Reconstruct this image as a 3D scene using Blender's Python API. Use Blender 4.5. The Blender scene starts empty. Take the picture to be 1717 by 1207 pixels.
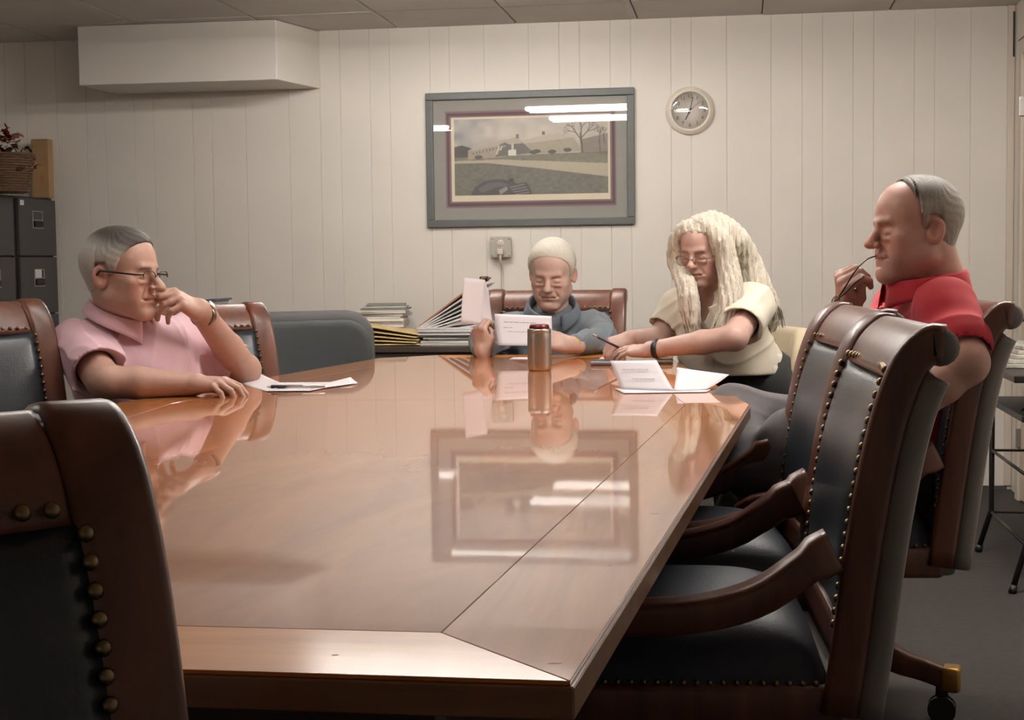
import bpy, bmesh, math, random
import numpy as np
from mathutils import Vector, Matrix
random.seed(7)
RNG = np.random.default_rng(11)
SC = bpy.context.scene
PI = math.pi

# ------------------------------------------------------------ camera
FPX = 2500.0                                   # focal length in pixels of the 1717 x 1207 frame
CAM = np.array([0.0, 0.0, 1.15])
_yaw, _pit, _rol = math.radians(8.7), math.atan(166/2500.0), math.radians(0.72)
FWD = np.array([-math.sin(_yaw)*math.cos(_pit), math.cos(_yaw)*math.cos(_pit), -math.sin(_pit)])
_r0 = np.array([math.cos(_yaw), math.sin(_yaw), 0.0]); _u0 = np.cross(_r0, FWD)
RGT = _r0*math.cos(_rol) - _u0*math.sin(_rol)
UPV = _u0*math.cos(_rol) + _r0*math.sin(_rol)
cam_data = bpy.data.cameras.new('camera'); cam = bpy.data.objects.new('camera', cam_data)
SC.collection.objects.link(cam); SC.camera = cam
cam_data.sensor_fit = 'HORIZONTAL'; cam_data.sensor_width = 36.0
cam_data.lens = 36.0*FPX/1717.0; cam_data.clip_start = 0.02; cam_data.clip_end = 60
_m = Matrix(((RGT[0], UPV[0], -FWD[0], CAM[0]), (RGT[1], UPV[1], -FWD[1], CAM[1]),
             (RGT[2], UPV[2], -FWD[2], CAM[2]), (0, 0, 0, 1)))
cam.matrix_world = _m

def ray(x, y): return FWD + RGT*(x-858.5)/FPX - UPV*(y-603.5)/FPX
def at(x, y, z): return CAM + ray(x, y)*z                 # point seen at a pixel, z metres deep
def on_z(x, y, h): d = ray(x, y); return CAM + d*((h-CAM[2])/d[2])
def on_y(x, y, Y): d = ray(x, y); return CAM + d*(Y/d[1])

# ------------------------------------------------------------ world and exposure
VS = SC.view_settings
VS.view_transform = 'Standard'; VS.look = 'None'; VS.gamma = 1.0; VS.use_curve_mapping = False
VS.exposure = 0.0
SC.display_settings.display_device = 'sRGB'
world = bpy.data.worlds.new('world'); SC.world = world; world.use_nodes = True
world.node_tree.nodes['Background'].inputs[0].default_value = (0.55, 0.5, 0.45, 1)
world.node_tree.nodes['Background'].inputs[1].default_value = 0.03

# ceiling lamps: x, y, turn, length; built further down as real fixtures
LAMPS = [(-1.22, 6.02, 0.0, 1.22, 68.0, 'fluorescent strip lamp above the far end of the table'),
         (.55, 4.4, 0.0, 1.22, 128.0, 'fluorescent strip lamp above the chairs on the right'),
         (-1.00, 3.85, .02, 1.22, 34.0, 'fluorescent strip lamp above the middle of the table'),
         (-.92, 3.05, .02, 1.22, 22.0, 'fluorescent strip lamp above the near half of the table'),
         (-3.0, 2.55, -.05, 1.22, 20.0, 'fluorescent strip lamp over the left side of the room')]


CEIL = 2.345; WALLY = 7.55; TT = 0.80

# ------------------------------------------------------------ materials
def srgb(r, g, b):
    f = lambda c: (c/255.0/12.92) if c/255.0 <= 0.04045 else ((c/255.0+0.055)/1.055)**2.4
    return (f(r), f(g), f(b), 1.0)

def mat(name, col=(0.5, 0.5, 0.5, 1), rough=0.6, metal=0.0, noise=0.0, nscale=20.0, bump=0.0, bscale=200.0,
        coat=0.0, coat_rough=0.05, sheen=0.0, spec=0.5, stretch=None, attr=None, sss=0.0, emit=None, estr=0.0, col2=None):
    m = bpy.data.materials.new(name); m.use_nodes = True
    nt = m.node_tree; N = nt.nodes; L = nt.links; b = N['Principled BSDF']
    b.inputs['Roughness'].default_value = rough; b.inputs['Metallic'].default_value = metal
    b.inputs['Specular IOR Level'].default_value = spec
    b.inputs['Coat Weight'].default_value = coat; b.inputs['Coat Roughness'].default_value = coat_rough
    b.inputs['Sheen Weight'].default_value = sheen
    if sss:
        b.inputs['Subsurface Weight'].default_value = sss
        b.inputs['Subsurface Radius'].default_value = (0.012, 0.005, 0.003)
        b.inputs['Subsurface Scale'].default_value = 1.0
    if emit:
        b.inputs['Emission Color'].default_value = emit; b.inputs['Emission Strength'].default_value = estr
    b.inputs['Base Color'].default_value = col
    tc = N.new('ShaderNodeTexCoord'); mp = N.new('ShaderNodeMapping'); L.new(tc.outputs['Object'], mp.inputs['Vector'])
    if stretch: mp.inputs['Scale'].default_value = stretch
    src = None
    if attr:
        a = N.new('ShaderNodeAttribute'); a.attribute_name = attr; src = a.outputs['Color']
        L.new(src, b.inputs['Base Color'])
    if noise > 0 or col2:
        n = N.new('ShaderNodeTexNoise'); n.inputs['Scale'].default_value = nscale; n.inputs['Detail'].default_value = 5
        L.new(mp.outputs[0], n.inputs['Vector'])
        if col2:
            mx = N.new('ShaderNodeMix'); mx.data_type = 'RGBA'
            rp = N.new('ShaderNodeMapRange'); rp.inputs[1].default_value = 0.35; rp.inputs[2].default_value = 0.65
            L.new(n.outputs['Fac'], rp.inputs[0]); L.new(rp.outputs[0], mx.inputs[0])
            mx.inputs[6].default_value = col; mx.inputs[7].default_value = col2
            L.new(mx.outputs[2], b.inputs['Base Color'])
        else:
            rp = N.new('ShaderNodeMapRange'); rp.inputs[1].default_value = 0.3; rp.inputs[2].default_value = 0.7
            rp.inputs[3].default_value = 1-noise; rp.inputs[4].default_value = 1+noise*0.6
            L.new(n.outputs['Fac'], rp.inputs[0])
            vm = N.new('ShaderNodeVectorMath'); vm.operation = 'SCALE'
            L.new(rp.outputs[0], vm.inputs['Scale'])
            if src: L.new(src, vm.inputs[0])
            else: vm.inputs[0].default_value = col[:3]
            L.new(vm.outputs[0], b.inputs['Base Color'])
    if bump > 0:
        n2 = N.new('ShaderNodeTexNoise'); n2.inputs['Scale'].default_value = bscale; n2.inputs['Detail'].default_value = 3
        L.new(mp.outputs[0], n2.inputs['Vector'])
        bp = N.new('ShaderNodeBump'); bp.inputs['Strength'].default_value = bump; bp.inputs['Distance'].default_value = 0.002
        L.new(n2.outputs['Fac'], bp.inputs['Height']); L.new(bp.outputs[0], b.inputs['Normal'])
    return m

# ------------------------------------------------------------ signed-distance modelling (for bodies, hair, clothes)
def nrm(v): v = np.asarray(v, float); return v/np.linalg.norm(v)
def smin(a, b, k):
    if k <= 0: return np.minimum(a, b)
    h = np.clip(k - np.abs(a-b), 0, None)/k
    return np.minimum(a, b) - h*h*k*0.25
def smax(a, b, k): return -smin(-a, -b, k)

class Frame:
    """origin, right (x), forward (y), up (z), scale"""
    def __init__(s, o, x, y, z, sc=1.0):
        s.o = np.asarray(o, float); s.M = np.array([nrm(x), nrm(y), nrm(z)]).T; s.s = sc
    def w(s, p): return s.o + s.M @ (np.asarray(p, float)*s.s)
    def v(s, p): return s.M @ np.asarray(p, float)
    def loc(s, P): return ((P - s.o.astype(P.dtype)) @ s.M.astype(P.dtype))/P.dtype.type(s.s)
def frame_fu(o, fwd, up, sc=1.0):
    f = nrm(fwd); u = np.asarray(up, float); u = nrm(u - f*(u@f)); r = np.cross(f, u)
    return Frame(o, r, f, u, sc)

def cone(a, b, ra, rb=None):
    rb = ra if rb is None else rb
    a = np.asarray(a, np.float32); b = np.asarray(b, np.float32); ab = b-a; L2 = float(ab@ab)+1e-12
    def f(P):
        t = np.clip(((P-a) @ ab)/L2, 0, 1)
        d = P - a - t[:, None]*ab
        return np.sqrt((d*d).sum(1)) - (ra + (rb-ra)*t)
    return f
def ell(c, r, fr):
    """ellipsoid with centre c and radii r in the frame's own axes"""
    o = fr.w(c).astype(np.float32); M = fr.M.astype(np.float32); r = (np.asarray(r, float)*fr.s).astype(np.float32)
    def f(P):
        q = (P-o) @ M
        k0 = np.sqrt(((q/r)**2).sum(1)); k1 = np.sqrt(((q/(r*r))**2).sum(1)) + 1e-9
        return k0*(k0-1.0)/k1
    return f
def rbox(c, h, rad, fr):
    o = fr.w(c).astype(np.float32); M = fr.M.astype(np.float32); h = (np.asarray(h, float)*fr.s).astype(np.float32)
    def f(P):
        q = np.abs((P-o) @ M) - h + rad
        return np.sqrt((np.maximum(q, 0)**2).sum(1)) + np.minimum(q.max(1), 0) - rad
    return f
def plane(p, n):
    p = np.asarray(p, np.float32); n = nrm(n).astype(np.float32)
    return lambda P: (P-p) @ n          # negative behind the plane

def sdf_eval(ops, P):
    D = np.full(len(P), 1.0, np.float32)
    for op, k, f in ops:
        if op == 'u': D = smin(D, f(P), k)
        elif op == 's': D = smax(D, -f(P), k)
        elif op == 'i': D = smax(D, f(P), k)
        elif op == 'd': D = D + f(P)
    return D

def sdf_mesh(name, ops, lo, hi, res):
    lo = np.asarray(lo, float); hi = np.asarray(hi, float); B = 8
    nb = np.ceil((hi-lo)/(res*B)).astype(int); n = nb*B
    ax = [lo[i] + (np.arange(nb[i])+0.5)*B*res for i in range(3)]
    G = np.stack(np.meshgrid(*ax, indexing='ij'), -1).reshape(-1, 3).astype(np.float32)
    hd = B*res*0.87
    D = np.full(len(G), 1.0, np.float32); rel = []
    for op, k, f in ops:
        if op == 'd': rel.append(None); continue
        v = f(G)
        rel.append(None if op == 'i' else (v < hd*1.35 + k + 0.004))
        D = smin(D, v, k) if op == 'u' else (smax(D, -v, k) if op == 's' else smax(D, v, k))
    act = np.abs(D) < hd*1.5 + 0.004
    ids = np.nonzero(act)[0]
    off = (np.stack(np.meshgrid(*[np.arange(B)]*3, indexing='ij'), -1).reshape(-1, 3)).astype(np.int32)
    base = np.stack(np.unravel_index(ids, nb), -1).astype(np.int32)*B
    idx = (base[:, None, :] + off[None]).reshape(-1, 3)
    PT = (lo + idx*res).astype(np.float32)
    V = np.full(len(PT), 1.0, np.float32)
    for (op, k, f), r in zip(ops, rel):
        if r is None: sel = slice(None)
        else:
            rb = r[ids]
            if not rb.any(): continue
            sel = np.nonzero(np.repeat(rb, B**3))[0]
        v = f(PT[sel])
        if op == 'u': V[sel] = smin(V[sel], v, k)
        elif op == 's': V[sel] = smax(V[sel], -v, k)
        elif op == 'i': V[sel] = smax(V[sel], v, k)
        else: V[sel] = V[sel] + v
    vol = np.repeat(np.repeat(np.repeat(np.where(D.reshape(nb) < 0, -1, 1).astype(np.float32), B, 0), B, 1), B, 2)
    vol[idx[:, 0], idx[:, 1], idx[:, 2]] = V
    vol[0], vol[-1] = 1, 1; vol[:, 0], vol[:, -1] = 1, 1; vol[:, :, 0], vol[:, :, -1] = 1, 1
    S = vol < 0
    c = S[:-1, :-1, :-1].astype(np.int8)
    acc = np.zeros_like(c)
    for i in (0, 1):
        for j in (0, 1):
            for k in (0, 1):
                acc += S[i:S.shape[0]-1+i, j:S.shape[1]-1+j, k:S.shape[2]-1+k]
    cells = np.nonzero((acc > 0) & (acc < 8))
    cidx = np.full(acc.shape, -1, np.int32); cidx[cells] = np.arange(len(cells[0]))
    cs = np.stack(cells, -1)
    pos = np.zeros((len(cs), 3)); cnt = np.zeros(len(cs))
    corners = [(i, j, k) for i in (0, 1) for j in (0, 1) for k in (0, 1)]
    val = {q: vol[cs[:, 0]+q[0], cs[:, 1]+q[1], cs[:, 2]+q[2]] for q in corners}
    for q in corners:
        for a in range(3):
            if q[a]: continue
            q2 = list(q); q2[a] = 1; q2 = tuple(q2)
            va, vb = val[q], val[q2]; m = (va < 0) != (vb < 0)
            t = np.where(m, va/(va-vb+1e-20), 0)
            p = np.array(q, float)[None].repeat(len(cs), 0); p[:, a] += t
            pos[m] += p[m]; cnt[m] += 1
    pos = lo + (cs + pos/cnt[:, None])*res
    faces = []
    for a in range(3):
        b, c2 = (a+1) % 3, (a+2) % 3
        sl0 = [slice(None)]*3; sl1 = [slice(None)]*3
        sl0[a] = slice(0, -1); sl1[a] = slice(1, None)
        A0, A1 = S[tuple(sl0)], S[tuple(sl1)]
        e = np.stack(np.nonzero(A0 != A1), -1)
        e = e[(e[:, b] > 0) & (e[:, c2] > 0)]
        fl = A0[e[:, 0], e[:, 1], e[:, 2]]
        def cell(db, dc):
            q = e.copy(); q[:, b] -= db; q[:, c2] -= dc
            return cidx[q[:, 0], q[:, 1], q[:, 2]]
        quad = np.stack([cell(1, 1), cell(0, 1), cell(0, 0), cell(1, 0)], -1)
        quad[~fl] = quad[~fl][:, ::-1]
        faces.append(quad)
    F = np.concatenate(faces); F = F[(F >= 0).all(1)]
    me = bpy.data.meshes.new(name)
    me.vertices.add(len(pos)); me.vertices.foreach_set('co', pos.astype(np.float32).ravel())
    me.loops.add(len(F)*4); me.loops.foreach_set('vertex_index', F.astype(np.int32).ravel())
    me.polygons.add(len(F)); me.polygons.foreach_set('loop_start', np.arange(0, len(F)*4, 4, dtype=np.int32))
    me.polygons.foreach_set('use_smooth', np.ones(len(F), bool))
    me.update(calc_edges=True)
    return me, pos

def paint(me, cols):
    a = me.color_attributes.new('Col', 'FLOAT_COLOR', 'POINT')
    c = np.ones((len(cols), 4), np.float32); c[:, :3] = cols
    a.data.foreach_set('color', c.ravel())

# ------------------------------------------------------------ heads
def sstep(a, b, x): t = np.clip((x-a)/(b-a), 0, 1); return t*t*(3-2*t)

def head_ops(fr, female=False, old=1.0, wide=1.0, jaw=1.0, nose=1.0, nl=0.0, bald=False, lids=0.0105):
    """fr: x to the person's right, y towards the face, z up, origin between the ears"""
    o = []
    W = wide
    u = lambda k, f: o.append(('u', k*fr.s, f)); s = lambda k, f: o.append(('s', k*fr.s, f))
    E = lambda c, r: ell(c, r, fr)
    Cn = lambda a, b, ra, rb=None: cone(fr.w(a), fr.w(b), ra*fr.s, (ra if rb is None else rb)*fr.s)
    u(0, E((0, -.010, .045), (.076*W, .096, .084)))
    u(.03, E((0, .035, .050), (.062*W, .050, .062)))
    u(.03, E((0, .040, -.020), (.058*W, .050, .075)))
    u(.03, E((0, .010, -.030), (.066*W, .060, .062)))
    for q in (-1, 1):
        u(.022, Cn((q*.052*W, .004, -.052), (q*.020, .072, -.090), .017*jaw, .016*jaw))     # jaw line
        u(.025, E((q*.043*W, .060, -.012), (.022, .020, .020)))                               # cheekbone
        u(.02, E((q*.034*W, .062, -.050), (.022*jaw, .026, .028)))                           # cheek
    u(.018, E((0, .080, -.086), (.024, .018, .018)))                                          # chin
    u(.014, Cn((-.034, .079, .032), (-.010, .088, .030), .0095)); u(.014, Cn((.034, .079, .032), (.010, .088, .030), .0095))
    u(.016, E((0, .078, -.050), (.030, .020, .024)))                                          # muzzle
    for q in (-1, 1):
        s(.012, E((q*.032, .102, .010), (.019, .016, .0125)))                                 # sockets
        u(.0035, E((q*.0315, .0755, .0095), (.0150, .0145, .0125)))                            # lids over the eyeball
        s(.004, Cn((q*.020, .0915, .0025), (q*.0315, .0930, .0005), .0022)); s(.004, Cn((q*.0315, .0930, .0005), (q*.043, .0870, .0030), .0022))
        s(.009, Cn((q*.020, .0925, .0205), (q*.044, .0865, .0190), .0024))
        u(.007, E((q*.031, .086, -.0075), (.014, .006, .005)))                                # eye bag
        s(.012, Cn((q*.018, .0965, -.0130), (q*.036, .0900, -.0190), .0022*old))
    u(.010, Cn((0, .090, .022), (0, .112+nl, -.012-nl*.6), .0070, .0105*nose))                      # nose
    u(.006, E((0, .1135+nl, -.0165-nl*.6), (.0115*nose, .0115*nose, .0095)))
    for q in (-1, 1):
        u(.005, E((q*.0125*nose, .1015, -.0205), (.0075, .0105, .0080)))
        s(.003, E((q*.0065, .1080, -.0285), (.0040, .0052, .0042)))
        s(.010, Cn((q*.020, .0960, -.0200), (q*.033, .0850, -.0500), .0026*old))              # fold beside the mouth
    u(.006, Cn((-.020, .0870, -.0475), (0, .0975, -.0450), .0052)); u(.006, Cn((.020, .0870, -.0475), (0, .0975, -.0450), .0052))
    u(.006, Cn((-.017, .0880, -.0570), (.017, .0880, -.0570), .0060)); u(.006, E((0, .0925, -.0575), (.014, .006, .006)))
    s(.005, Cn((-.024, .0890, -.0530), (0, .1040, -.0515), .0026)); s(.005, Cn((.024, .0890, -.0530), (0, .1040, -.0515), .0026))
    s(.008, E((0, .100, -.0700), (.018, .007, .005)))
    if old > 1.6:
        for zz in (.062, .074, .086): s(.006, Cn((-.03, .0895-(zz-.06)*.42, zz), (.03, .0895-(zz-.06)*.42, zz), .0010))
    for q in (-1, 1):                                                                           # ears
        f2 = Frame(fr.w((q*.0735*W, -.012, .002)), fr.v((1, 0, 0)), fr.v((0, .96, .26)), fr.v((0, -.26, .96)), fr.s)
        f3 = Frame(f2.o, f2.M @ np.array([.9, q*.42, 0]), f2.M @ np.array([-q*.42, .9, 0]), f2.M[:, 2], fr.s)
        u(.006, ell((q*.005, -.004, 0), (.0085, .0190, .0315), f3))
        s(.002, ell((q*.0135, .000, .002), (.0085, .0125, .0225), f3))
        u(.003, ell((q*.002, .011, -.004), (.004, .005, .007), f3))
    return o

def head_color(L, skin, lip, brow, redness=0.0, lens=None):
    """albedo of the skin in head coordinates"""
    x, y, z = L.T; c = np.tile(np.array(skin[:3]), (len(L), 1))
    def mixc(m, col): c[:] = c*(1-m[:, None]) + np.array(col[:3])*m[:, None]
    g = lambda cx, cy, cz, r: np.exp(-(((np.abs(x)-cx)**2+(y-cy)**2+(z-cz)**2)/r**2))
    warm = np.array(skin[:3])*np.array([1.08, .72, .66])
    mixc(np.clip(g(.04, .075, -.02, .026)*(.22+redness), 0, 1), warm)
    mixc(np.clip(g(0, .115, -.015, .014)*(.45+redness), 0, 1), warm)
    mixc(np.clip(g(.086, -.01, .0, .03)*.5, 0, 1), warm)
    mouth = np.exp(-((z+.0522)/.0068)**2)*(np.abs(x) < .0245)*(y > .083)
    mixc(mouth*.75, lip)
    eye = np.exp(-((z-.0022-np.abs(np.abs(x)-.032)*.12)/.0016)**2)*(np.abs(np.abs(x)-.0315) < .0135)*(y > .078)
    mixc(eye*.55, np.array(skin[:3])*.14)
    lid = np.exp(-(((np.abs(x)-.0315)/.015)**2+((z-.006)/.012)**2))*(y > .075)
    mixc(lid*.22, np.array(skin[:3])*np.array([.62, .52, .5]))
    br = np.exp(-((z-.0315+np.abs(np.abs(x)-.025)*.10)/.0042)**2)*sstep(.008, .014, np.abs(x))*(1-sstep(.040, .048, np.abs(x)))*(y > .06)
    mixc(br*brow[3], brow)
    return c

# ------------------------------------------------------------ hands
def hand_ops(fr, side, curls, spread=1.0, thumb=None, sc=1.0):
    """fr: y from wrist to knuckles, z out of the back of the hand; side=+1 if the thumb lies towards +x.
       curls: four (mcp, pip, dip) bends in degrees, index first; thumb: (joint positions) in hand coordinates"""
    o = []; s = fr.s
    K = [(.0260, .086, 0), (.0080, .090, .002), (-.0110, .086, .001), (-.0280, .077, -.003)]
    LN = [(.043, .026, .021), (.047, .030, .022), (.043, .028, .021), (.034, .021, .019)]
    RD = [.0098, .0100, .0095, .0085]; X = side
    w = lambda p: fr.w((p[0]*X, p[1], p[2]))
    C = lambda a, b, ra, rb: cone(w(a), w(b), ra*s, rb*s)
    o.append(('u', .02*s, C((.004, -.03, 0), (.003, .012, 0), .0240, .0225)))
    for i, k in enumerate(K):
        o.append(('u', .012*s, C((k[0]*.55, .015, -.002), (k[0], k[1]-.004, k[2]-.003), .0165, .0118)))
    o.append(('u', .014*s, C((.018, .020, -.010), (.026, .060, -.008), .017, .013)))            # thumb pad
    o.append(('u', .012*s, C((-.018, .020, -.010), (-.024, .060, -.009), .014, .011)))
    tips = []
    for i, k in enumerate(K):
        a = np.array(k, float); ang = 0; sp = math.radians([9, 2, -5, -13][i]*spread)
        for j in range(3):
            ang += math.radians(curls[i][j])
            d = np.array([math.sin(sp)*math.cos(ang), math.cos(sp)*math.cos(ang), -math.sin(ang)])
            b = a + d*LN[i][j]; r0 = RD[i]*(1-.10*j); r1 = RD[i]*(1-.10*(j+1))
            o.append(('u', (.006 if j == 0 else .002)*s, C(a, b, r0, r1)))
            a = b
        tips.append(w(a))
    th = thumb or [(.022, .022, -.008), (.046, .052, -.014), (.062, .078, -.018), (.070, .100, -.020)]
    for (a, b, r0, r1, kk) in ((th[0], th[1], .0165, .0120, .012), (th[1], th[2], .0118, .0102, .003), (th[2], th[3], .0102, .0082, .003)):
        o.append(('u', kk*s, C(a, b, r0, r1)))
    tips.append(w(th[3]))
    return o, tips

# ------------------------------------------------------------ object helpers
COL = SC.collection
def link(name, me, m=None, parent=None, loc=None, smooth=None):
    o = bpy.data.objects.new(name, me); COL.objects.link(o)
    if m is not None and me is not None and len(me.materials) == 0: me.materials.append(m)
    if smooth is not None and me is not None:
        me.polygons.foreach_set('use_smooth', np.full(len(me.polygons), smooth, bool))
    if parent is not None: o.parent = parent
    if loc is not None: o.location = loc
    return o
def tag(o, label=None, cat=None, group=None, kind=None):
    if label: o['label'] = label
    if cat: o['category'] = cat
    if group: o['group'] = group
    if kind: o['kind'] = kind
    return o
def thing(name, label, cat, loc=(0, 0, 0), rz=0.0, group=None):
    o = bpy.data.objects.new(name, None); COL.objects.link(o); o.empty_display_size = .1
    o.location = loc; o.rotation_euler = (0, 0, rz)
    return tag(o, label, cat, group)
KIDS = {}
def copy_tree(o, parent=None):
    c = o.copy(); COL.objects.link(c); c.parent = parent
    for ch in [x for x in list(SC.objects) if x.parent == o]: copy_tree(ch, c)
    return c
def from_bm(name, bm, m, parent=None, smooth=False, loc=None):
    bmesh.ops.recalc_face_normals(bm, faces=bm.faces)
    me = bpy.data.meshes.new(name); bm.to_mesh(me); bm.free()
    return link(name, me, m, parent, loc, smooth)
def add_box(bm, lo, hi, bev=0.0, seg=2, rot=None, piv=None):
    lo, hi = np.minimum(lo, hi), np.maximum(lo, hi)
    r = bmesh.ops.create_cube(bm, size=1.0); vs = r['verts']
    c = (np.array(lo)+np.array(hi))/2; d = np.array(hi)-np.array(lo)
    for v in vs: v.co = Vector((c[0]+v.co.x*d[0], c[1]+v.co.y*d[1], c[2]+v.co.z*d[2]))
    if bev > 0:
        es = list({e for v in vs for e in v.link_edges})
        bev = min(bev, float(d.min())*.45)
        r2 = bmesh.ops.bevel(bm, geom=es, offset=bev, segments=seg, affect='EDGES', profile=.5)
        vs = list({v for f in r2['faces'] for v in f.verts} | {v for v in vs if v.is_valid})
    if rot is not None:
        bmesh.ops.rotate(bm, verts=vs, cent=Vector(piv if piv is not None else c), matrix=rot)
    return vs
def box(name, lo, hi, m, parent=None, bev=0.0, seg=2, smooth=False, rot=None, piv=None):
    bm = bmesh.new(); add_box(bm, lo, hi, bev, seg, rot, piv); return from_bm(name, bm, m, parent, smooth)
def add_tube(bm, pts, r, n=10, cap=True, flat=None):
    pts = [np.asarray(p, float) for p in pts]; k = len(pts)
    rs = r if hasattr(r, '__len__') else [r]*k
    T = [nrm(pts[min(i+1, k-1)]-pts[max(i-1, 0)]) for i in range(k)]
    a = np.array([0, 0, 1.]) if abs(T[0][2]) < .9 else np.array([1., 0, 0])
    u = nrm(np.cross(T[0], a)); rings = []
    for i in range(k):
        u = nrm(u - T[i]*(u@T[i])); v = np.cross(T[i], u)
        fx, fy = flat if flat else (1, 1)
        rings.append([bm.verts.new(pts[i] + rs[i]*(fx*math.cos(2*PI*j/n)*u + fy*math.sin(2*PI*j/n)*v)) for j in range(n)])
    for i in range(k-1):
        for j in range(n):
            bm.faces.new((rings[i][j], rings[i][(j+1) % n], rings[i+1][(j+1) % n], rings[i+1][j]))
    if cap:
        bm.faces.new(rings[0][::-1]); bm.faces.new(rings[-1])
def tube(name, pts, r, m, parent=None, n=10, flat=None, smooth=True):
    bm = bmesh.new(); add_tube(bm, pts, r, n, True, flat); return from_bm(name, bm, m, parent, smooth)
def add_lathe(bm, prof, n=32, c=(0, 0, 0), axis='Z'):
    rings = []
    for (r, h) in prof:
        ring = []
        for j in range(n):
            a = 2*PI*j/n; x, y = r*math.cos(a), r*math.sin(a)
            p = (x, y, h) if axis == 'Z' else (x, h, y)
            ring.append(bm.verts.new((c[0]+p[0], c[1]+p[1], c[2]+p[2])))
        rings.append(ring)
    for i in range(len(rings)-1):
        for j in range(n):
            try: bm.faces.new((rings[i][j], rings[i][(j+1) % n], rings[i+1][(j+1) % n], rings[i+1][j]))
            except ValueError: pass
    for ring in (rings[0], rings[-1]):
        try: bm.faces.new(ring)
        except ValueError: pass
def lathe(name, prof, m, parent=None, n=32, c=(0, 0, 0), axis='Z', smooth=True):
    bm = bmesh.new(); add_lathe(bm, prof, n, c, axis)
    bmesh.ops.remove_doubles(bm, verts=bm.verts, dist=1e-6)
    return from_bm(name, bm, m, parent, smooth)
def spline(pts, n=24):
    P = [np.asarray(p, float) for p in pts]; P = [2*P[0]-P[1]]+P+[2*P[-1]-P[-2]]; out = []
    m = len(P)-3
    for i in range(n+1):
        t = i/n*m; k = min(int(t), m-1); t -= k; a, b, c, d = P[k:k+4]
        out.append(.5*((2*b)+(c-a)*t+(2*a-5*b+4*c-d)*t*t+(3*b-a-3*c+d)*t**3))
    return out
def prism(name, poly, z0, z1, m, parent=None, bev=0.0, smooth=False, seg=2):
    bm = bmesh.new()
    a = [bm.verts.new((x, y, z0)) for x, y in poly]; b = [bm.verts.new((x, y, z1)) for x, y in poly]
    n = len(poly); bm.faces.new(a[::-1]); bm.faces.new(b)
    for i in range(n): bm.faces.new((a[i], a[(i+1) % n], b[(i+1) % n], b[i]))
    if bev: bmesh.ops.bevel(bm, geom=list(bm.edges), offset=bev, segments=seg, affect='EDGES', profile=.5)
    return from_bm(name, bm, m, parent, smooth)
def grid_mesh(name, f, nu, nv, m, parent=None, thick=0.0, smooth=True):
    """surface f(u, v) -> point, u and v from 0 to 1; thick > 0 gives it a back"""
    g = np.array([[f(i/nu, j/nv) for j in range(nv+1)] for i in range(nu+1)], float)
    bm = bmesh.new(); V = [[bm.verts.new(g[i, j]) for j in range(nv+1)] for i in range(nu+1)]
    for i in range(nu):
        for j in range(nv): bm.faces.new((V[i][j], V[i+1][j], V[i+1][j+1], V[i][j+1]))
    if thick:
        bmesh.ops.recalc_face_normals(bm, faces=bm.faces)
        bmesh.ops.solidify(bm, geom=list(bm.faces), thickness=thick)
    return from_bm(name, bm, m, parent, smooth)
def text_mesh(name, s, size, m, parent, mw, depth=.0004):
    cu = bpy.data.curves.new(name, 'FONT'); cu.body = s; cu.size = size; cu.extrude = depth; cu.align_x = 'CENTER'; cu.align_y = 'CENTER'
    cu.resolution_u = 3
    t = bpy.data.objects.new('t', cu); COL.objects.link(t)
    me = bpy.data.meshes.new_from_object(t.evaluated_get(bpy.context.evaluated_depsgraph_get()))
    bpy.data.objects.remove(t); bpy.data.curves.remove(cu); me.materials.clear(); me.transform(mw)
    return link(name, me, m, parent)

# ------------------------------------------------------------ room materials
M = {}
M['wall'] = mat('wall_paint', srgb(220, 213, 203), .55, noise=.03, nscale=3, bump=.08, bscale=60)
M['groove'] = mat('groove_paint', srgb(226, 219, 208), .7)
M['ceil'] = mat('ceiling_tile', srgb(205, 200, 192), .9, noise=.06, nscale=2.5, bump=.3, bscale=120)
M['grid'] = mat('ceiling_gap', srgb(160, 152, 144), .9)
M['carpet'] = mat('carpet', srgb(56, 52, 50), .95, noise=.16, nscale=35, bump=.6, bscale=260)
M['seam'] = mat('carpet_seam', srgb(80, 74, 70), .95)
M['trim'] = mat('trim_paint', srgb(205, 192, 176), .45)
M['door'] = mat('door_paint', srgb(206, 188, 172), .5)
M['steel'] = mat('brushed_steel', srgb(190, 186, 180), .28, metal=1, noise=.05, nscale=200, stretch=(1, 1, .02))
M['dark'] = mat('dark_metal', srgb(40, 36, 34), .4, metal=.5)
M['black'] = mat('black_plastic', srgb(26, 25, 26), .45)
M['brass'] = mat('brass', srgb(190, 150, 84), .38, metal=1, noise=.12, nscale=60)
M['paper'] = mat('paper', srgb(214, 208, 212), .7)
M['ink'] = mat('grey_ink', srgb(160, 154, 158), .8)

# ------------------------------------------------------------ room shell
XR, XL = 1.315, -4.12
def struct(o): o['kind'] = 'structure'; return o
YB = -2.6
fl = struct(box('floor', (XL-.1, YB, -.1), (XR+.1, WALLY+.15, 0), M['carpet']))
for k, y in enumerate((5.75, 2.1)):
    box('carpet_seam', (XL, y, 0), (XR, y+.006, .0008), M['seam'], fl)
ce = struct(box('ceiling', (XL-.1, YB, CEIL+.012), (XR+.1, WALLY+.15, CEIL+.1), M['grid']))
tbm = bmesh.new(); add_box(tbm, (-.3025, -.3025, -.012), (.3025, .3025, 0), .004, 1)
tme = bpy.data.meshes.new('ceiling_tile'); tbm.to_mesh(tme); tbm.free(); tme.materials.append(M['ceil'])
ny = 0; y = WALLY-.305+.09
while y > YB:
    x = XL+.305-.05
    while x < XR:
        t = link('ceiling_tile', tme, None, ce, (x, y, CEIL+.012+RNG.uniform(-.0015, .0015)))
        t.rotation_euler = (RNG.normal()*.0022, RNG.normal()*.0022, 0)
        x += .612
    y -= .612
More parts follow.
